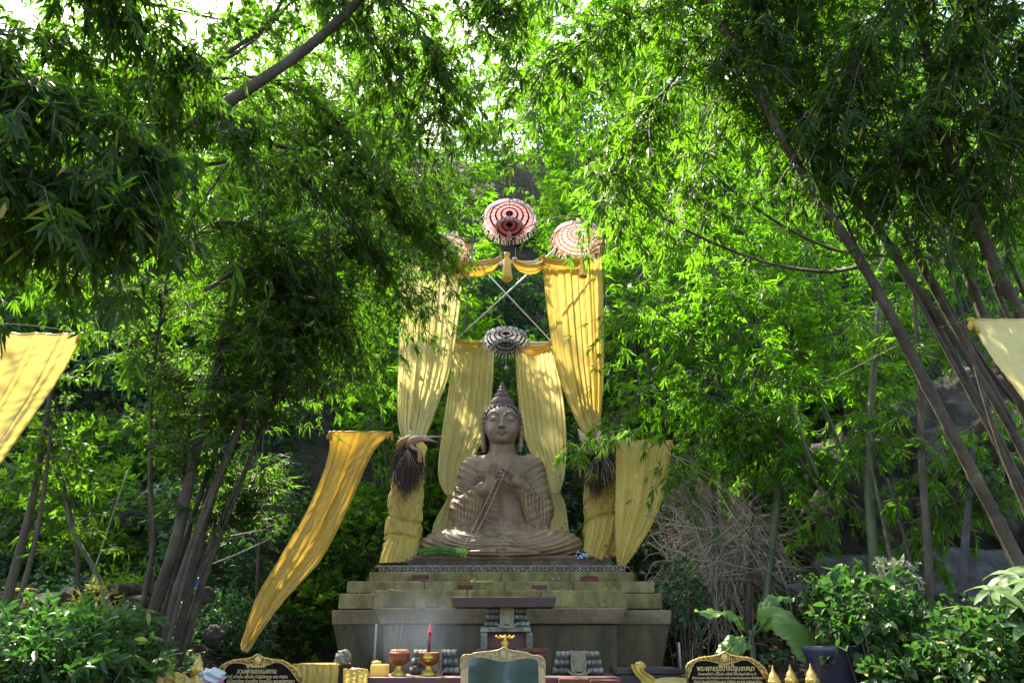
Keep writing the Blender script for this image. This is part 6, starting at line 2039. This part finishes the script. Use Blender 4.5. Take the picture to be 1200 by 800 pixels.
bl = leaf_mat('banana_leaf', (.07, .16, .03), (.09, .19, .04), (.30, .62, .05), .4, .35, 0.)
t = Thing('banana_plant', 'young banana plant with broad blades right of the pedestal behind the plaque', 'banana plant', P(884, 775, 7.0))
g0 = P(884, 790, 7.0); g0[2] = float(ground(g0[0], g0[1]))
for k, (path, W, up) in enumerate((([(872, 738, 6.95), (865, 722, 6.9), (848, 718, 6.85), (832, 717, 6.8), (814, 716, 6.8)], .17, (0, -.4, 1)),
                                   ([(893, 735, 7.0), (905, 722, 6.9), (922, 728, 6.8), (940, 750, 6.7), (953, 782, 6.6)], .30, (.3, -1, .5)),
                                   ([(872, 748, 6.95), (862, 752, 6.9), (852, 762, 6.85), (842, 768, 6.8)], .17, (-.2, -1, .5)),
                                   ([(878, 756, 6.8), (874, 752, 6.7), (868, 756, 6.65), (862, 768, 6.6)], .11, (0, -1, .6)),
                                   ([(890, 726, 7.0), (900, 705, 7.1), (915, 700, 7.2), (930, 704, 7.2)], .13, (0, -.6, 1)))):
    mb = MB()
    p = bigleaf(mb, [P(*q) for q in path], W, up, seed=k)
    o = t.part('leaf_blade', mb, bl)
    t.part('leaf_stalk', MB().add(*tubes(np.vstack([spline([A(g0[0], 7.0, P(884, 745, 7.0)[2]), p[0]], 5), p[2:]])[None], np.linspace(.011, .003, 5 + len(p) - 2)[None], 6)), M['culm_green'])
zt2 = P(884, 742, 7.0)[2]
t.part('stem', MB().add(*tubes(A([g0[0], 7.0, g0[2] - .1], [g0[0], 7.0, (g0[2] + zt2) / 2], [g0[0] + .01, 7.0, zt2 + .03])[None], A([.045, .035, .018]), 10)), M['culm_green'])
# offering bundle of ferns laid on the seat left of the knee
pf = P(516, 651, 9.72)
t = Thing('fern_bundle', 'bundle of fresh green fern fronds laid at the left knee of the statue', 'ferns', (pf[0], pf[1], 2.608))
lm = MB(); sb = MB()
for k in range(15):
    p0 = A(pf[0] - .30 + rng.uniform(-.03, .12), 9.66 + rng.uniform(-.05, .02), 2.615 + rng.uniform(0, .05))
    p1 = A(pf[0] + .33 * rng.uniform(.5, 1), 9.64 + rng.uniform(-.08, .03), 2.615 + rng.uniform(-.01, .05))
    pp = spline([p0, (p0 + p1) / 2 + A(0, 0, .03), p1], 22)
    sb.add(*tubes(pp, .002, 4))
    for s in (-1, 1):
        B = pp[2:]
        D = nrm(np.gradient(pp, axis=0))[2:] * .7 + A(0, -.15, s * .8) + rng.normal(0, .25, B.shape)
        lm.add(*leaf_geo(B, D, A(0, -1, .4) + rng.normal(0, .3, B.shape), rng.uniform(.03, .06, len(B)), .012))
t.part('fronds', lm, leaf_mat('fern_leaf', (.05, .16, .02), (.09, .24, .04), (.2, .5, .05), .3))
t.part('stalks', sb, M['culm_green'])
pf = P(682, 650, 9.66)
t = Thing('flower_posy', 'small pale blue flowers with green leaves at the right end of the lotus seat', 'flowers', pf)
lm = MB()
for k in range(26):
    lm.add(*sphere(pf + rng.normal(0, 1, 3) * A(.035, .02, .025) + A(0, -.02, 0), (.012, .010, .010), 7, 5))
t.part('petals', lm, plain('pale_blue_petal', (.35, .52, .70), .6))
B = pf + rng.normal(0, .02, (16, 3)) + A(0, 0, .01)
t.part('leaves', MB().add(*leaf_geo(B, rng.normal(0, .5, (16, 3)) + A(0, -.3, .8), A(0, -1, 0) + rng.normal(0, .3, (16, 3)), .09, .02)), M['leaf_shrub'])

# thin blue incense smoke drifting left of the altar
sv = MB().add(*sphere(P(492, 738, 7.75), (.62, .55, .42), 24, 14))
m, nt, out = newmat('incense_smoke')
pv = nt.nodes.new('ShaderNodeVolumePrincipled')
pv.inputs['Color'].default_value = (.6, .78, 1, 1)
tc = coords(nt, 'Object')
nzv = noise_tex(nt, 2.4, 3, .55, tc, .6)
ln = nt.nodes.new('ShaderNodeVectorMath'); ln.operation = 'LENGTH'
mp = nt.nodes.new('ShaderNodeMapping'); nt.links.new(tc, mp.inputs[0]); mp.inputs['Scale'].default_value = (1 / .62, 1 / .55, 1 / .42)
nt.links.new(mp.outputs[0], ln.inputs[0])
fall = nt.nodes.new('ShaderNodeMapRange'); fall.inputs[1].default_value = 1.; fall.inputs[2].default_value = .1; fall.inputs[3].default_value = 0; fall.inputs[4].default_value = 1
nt.links.new(ln.outputs['Value'], fall.inputs[0])
th = nt.nodes.new('ShaderNodeMapRange'); th.inputs[1].default_value = .35; th.inputs[2].default_value = .7; th.inputs[3].default_value = .05; th.inputs[4].default_value = .33
nt.links.new(nzv, th.inputs[0])
mu = nt.nodes.new('ShaderNodeMath'); mu.operation = 'MULTIPLY'
nt.links.new(fall.outputs[0], mu.inputs[0]); nt.links.new(th.outputs[0], mu.inputs[1])
nt.links.new(mu.outputs[0], pv.inputs['Density'])
nt.links.new(pv.outputs[0], out.inputs['Volume'])
solo('incense_smoke', 'faint blue incense smoke drifting before the left half of the pedestal', 'smoke', sv, m, P(492, 738, 7.75), kind='stuff')
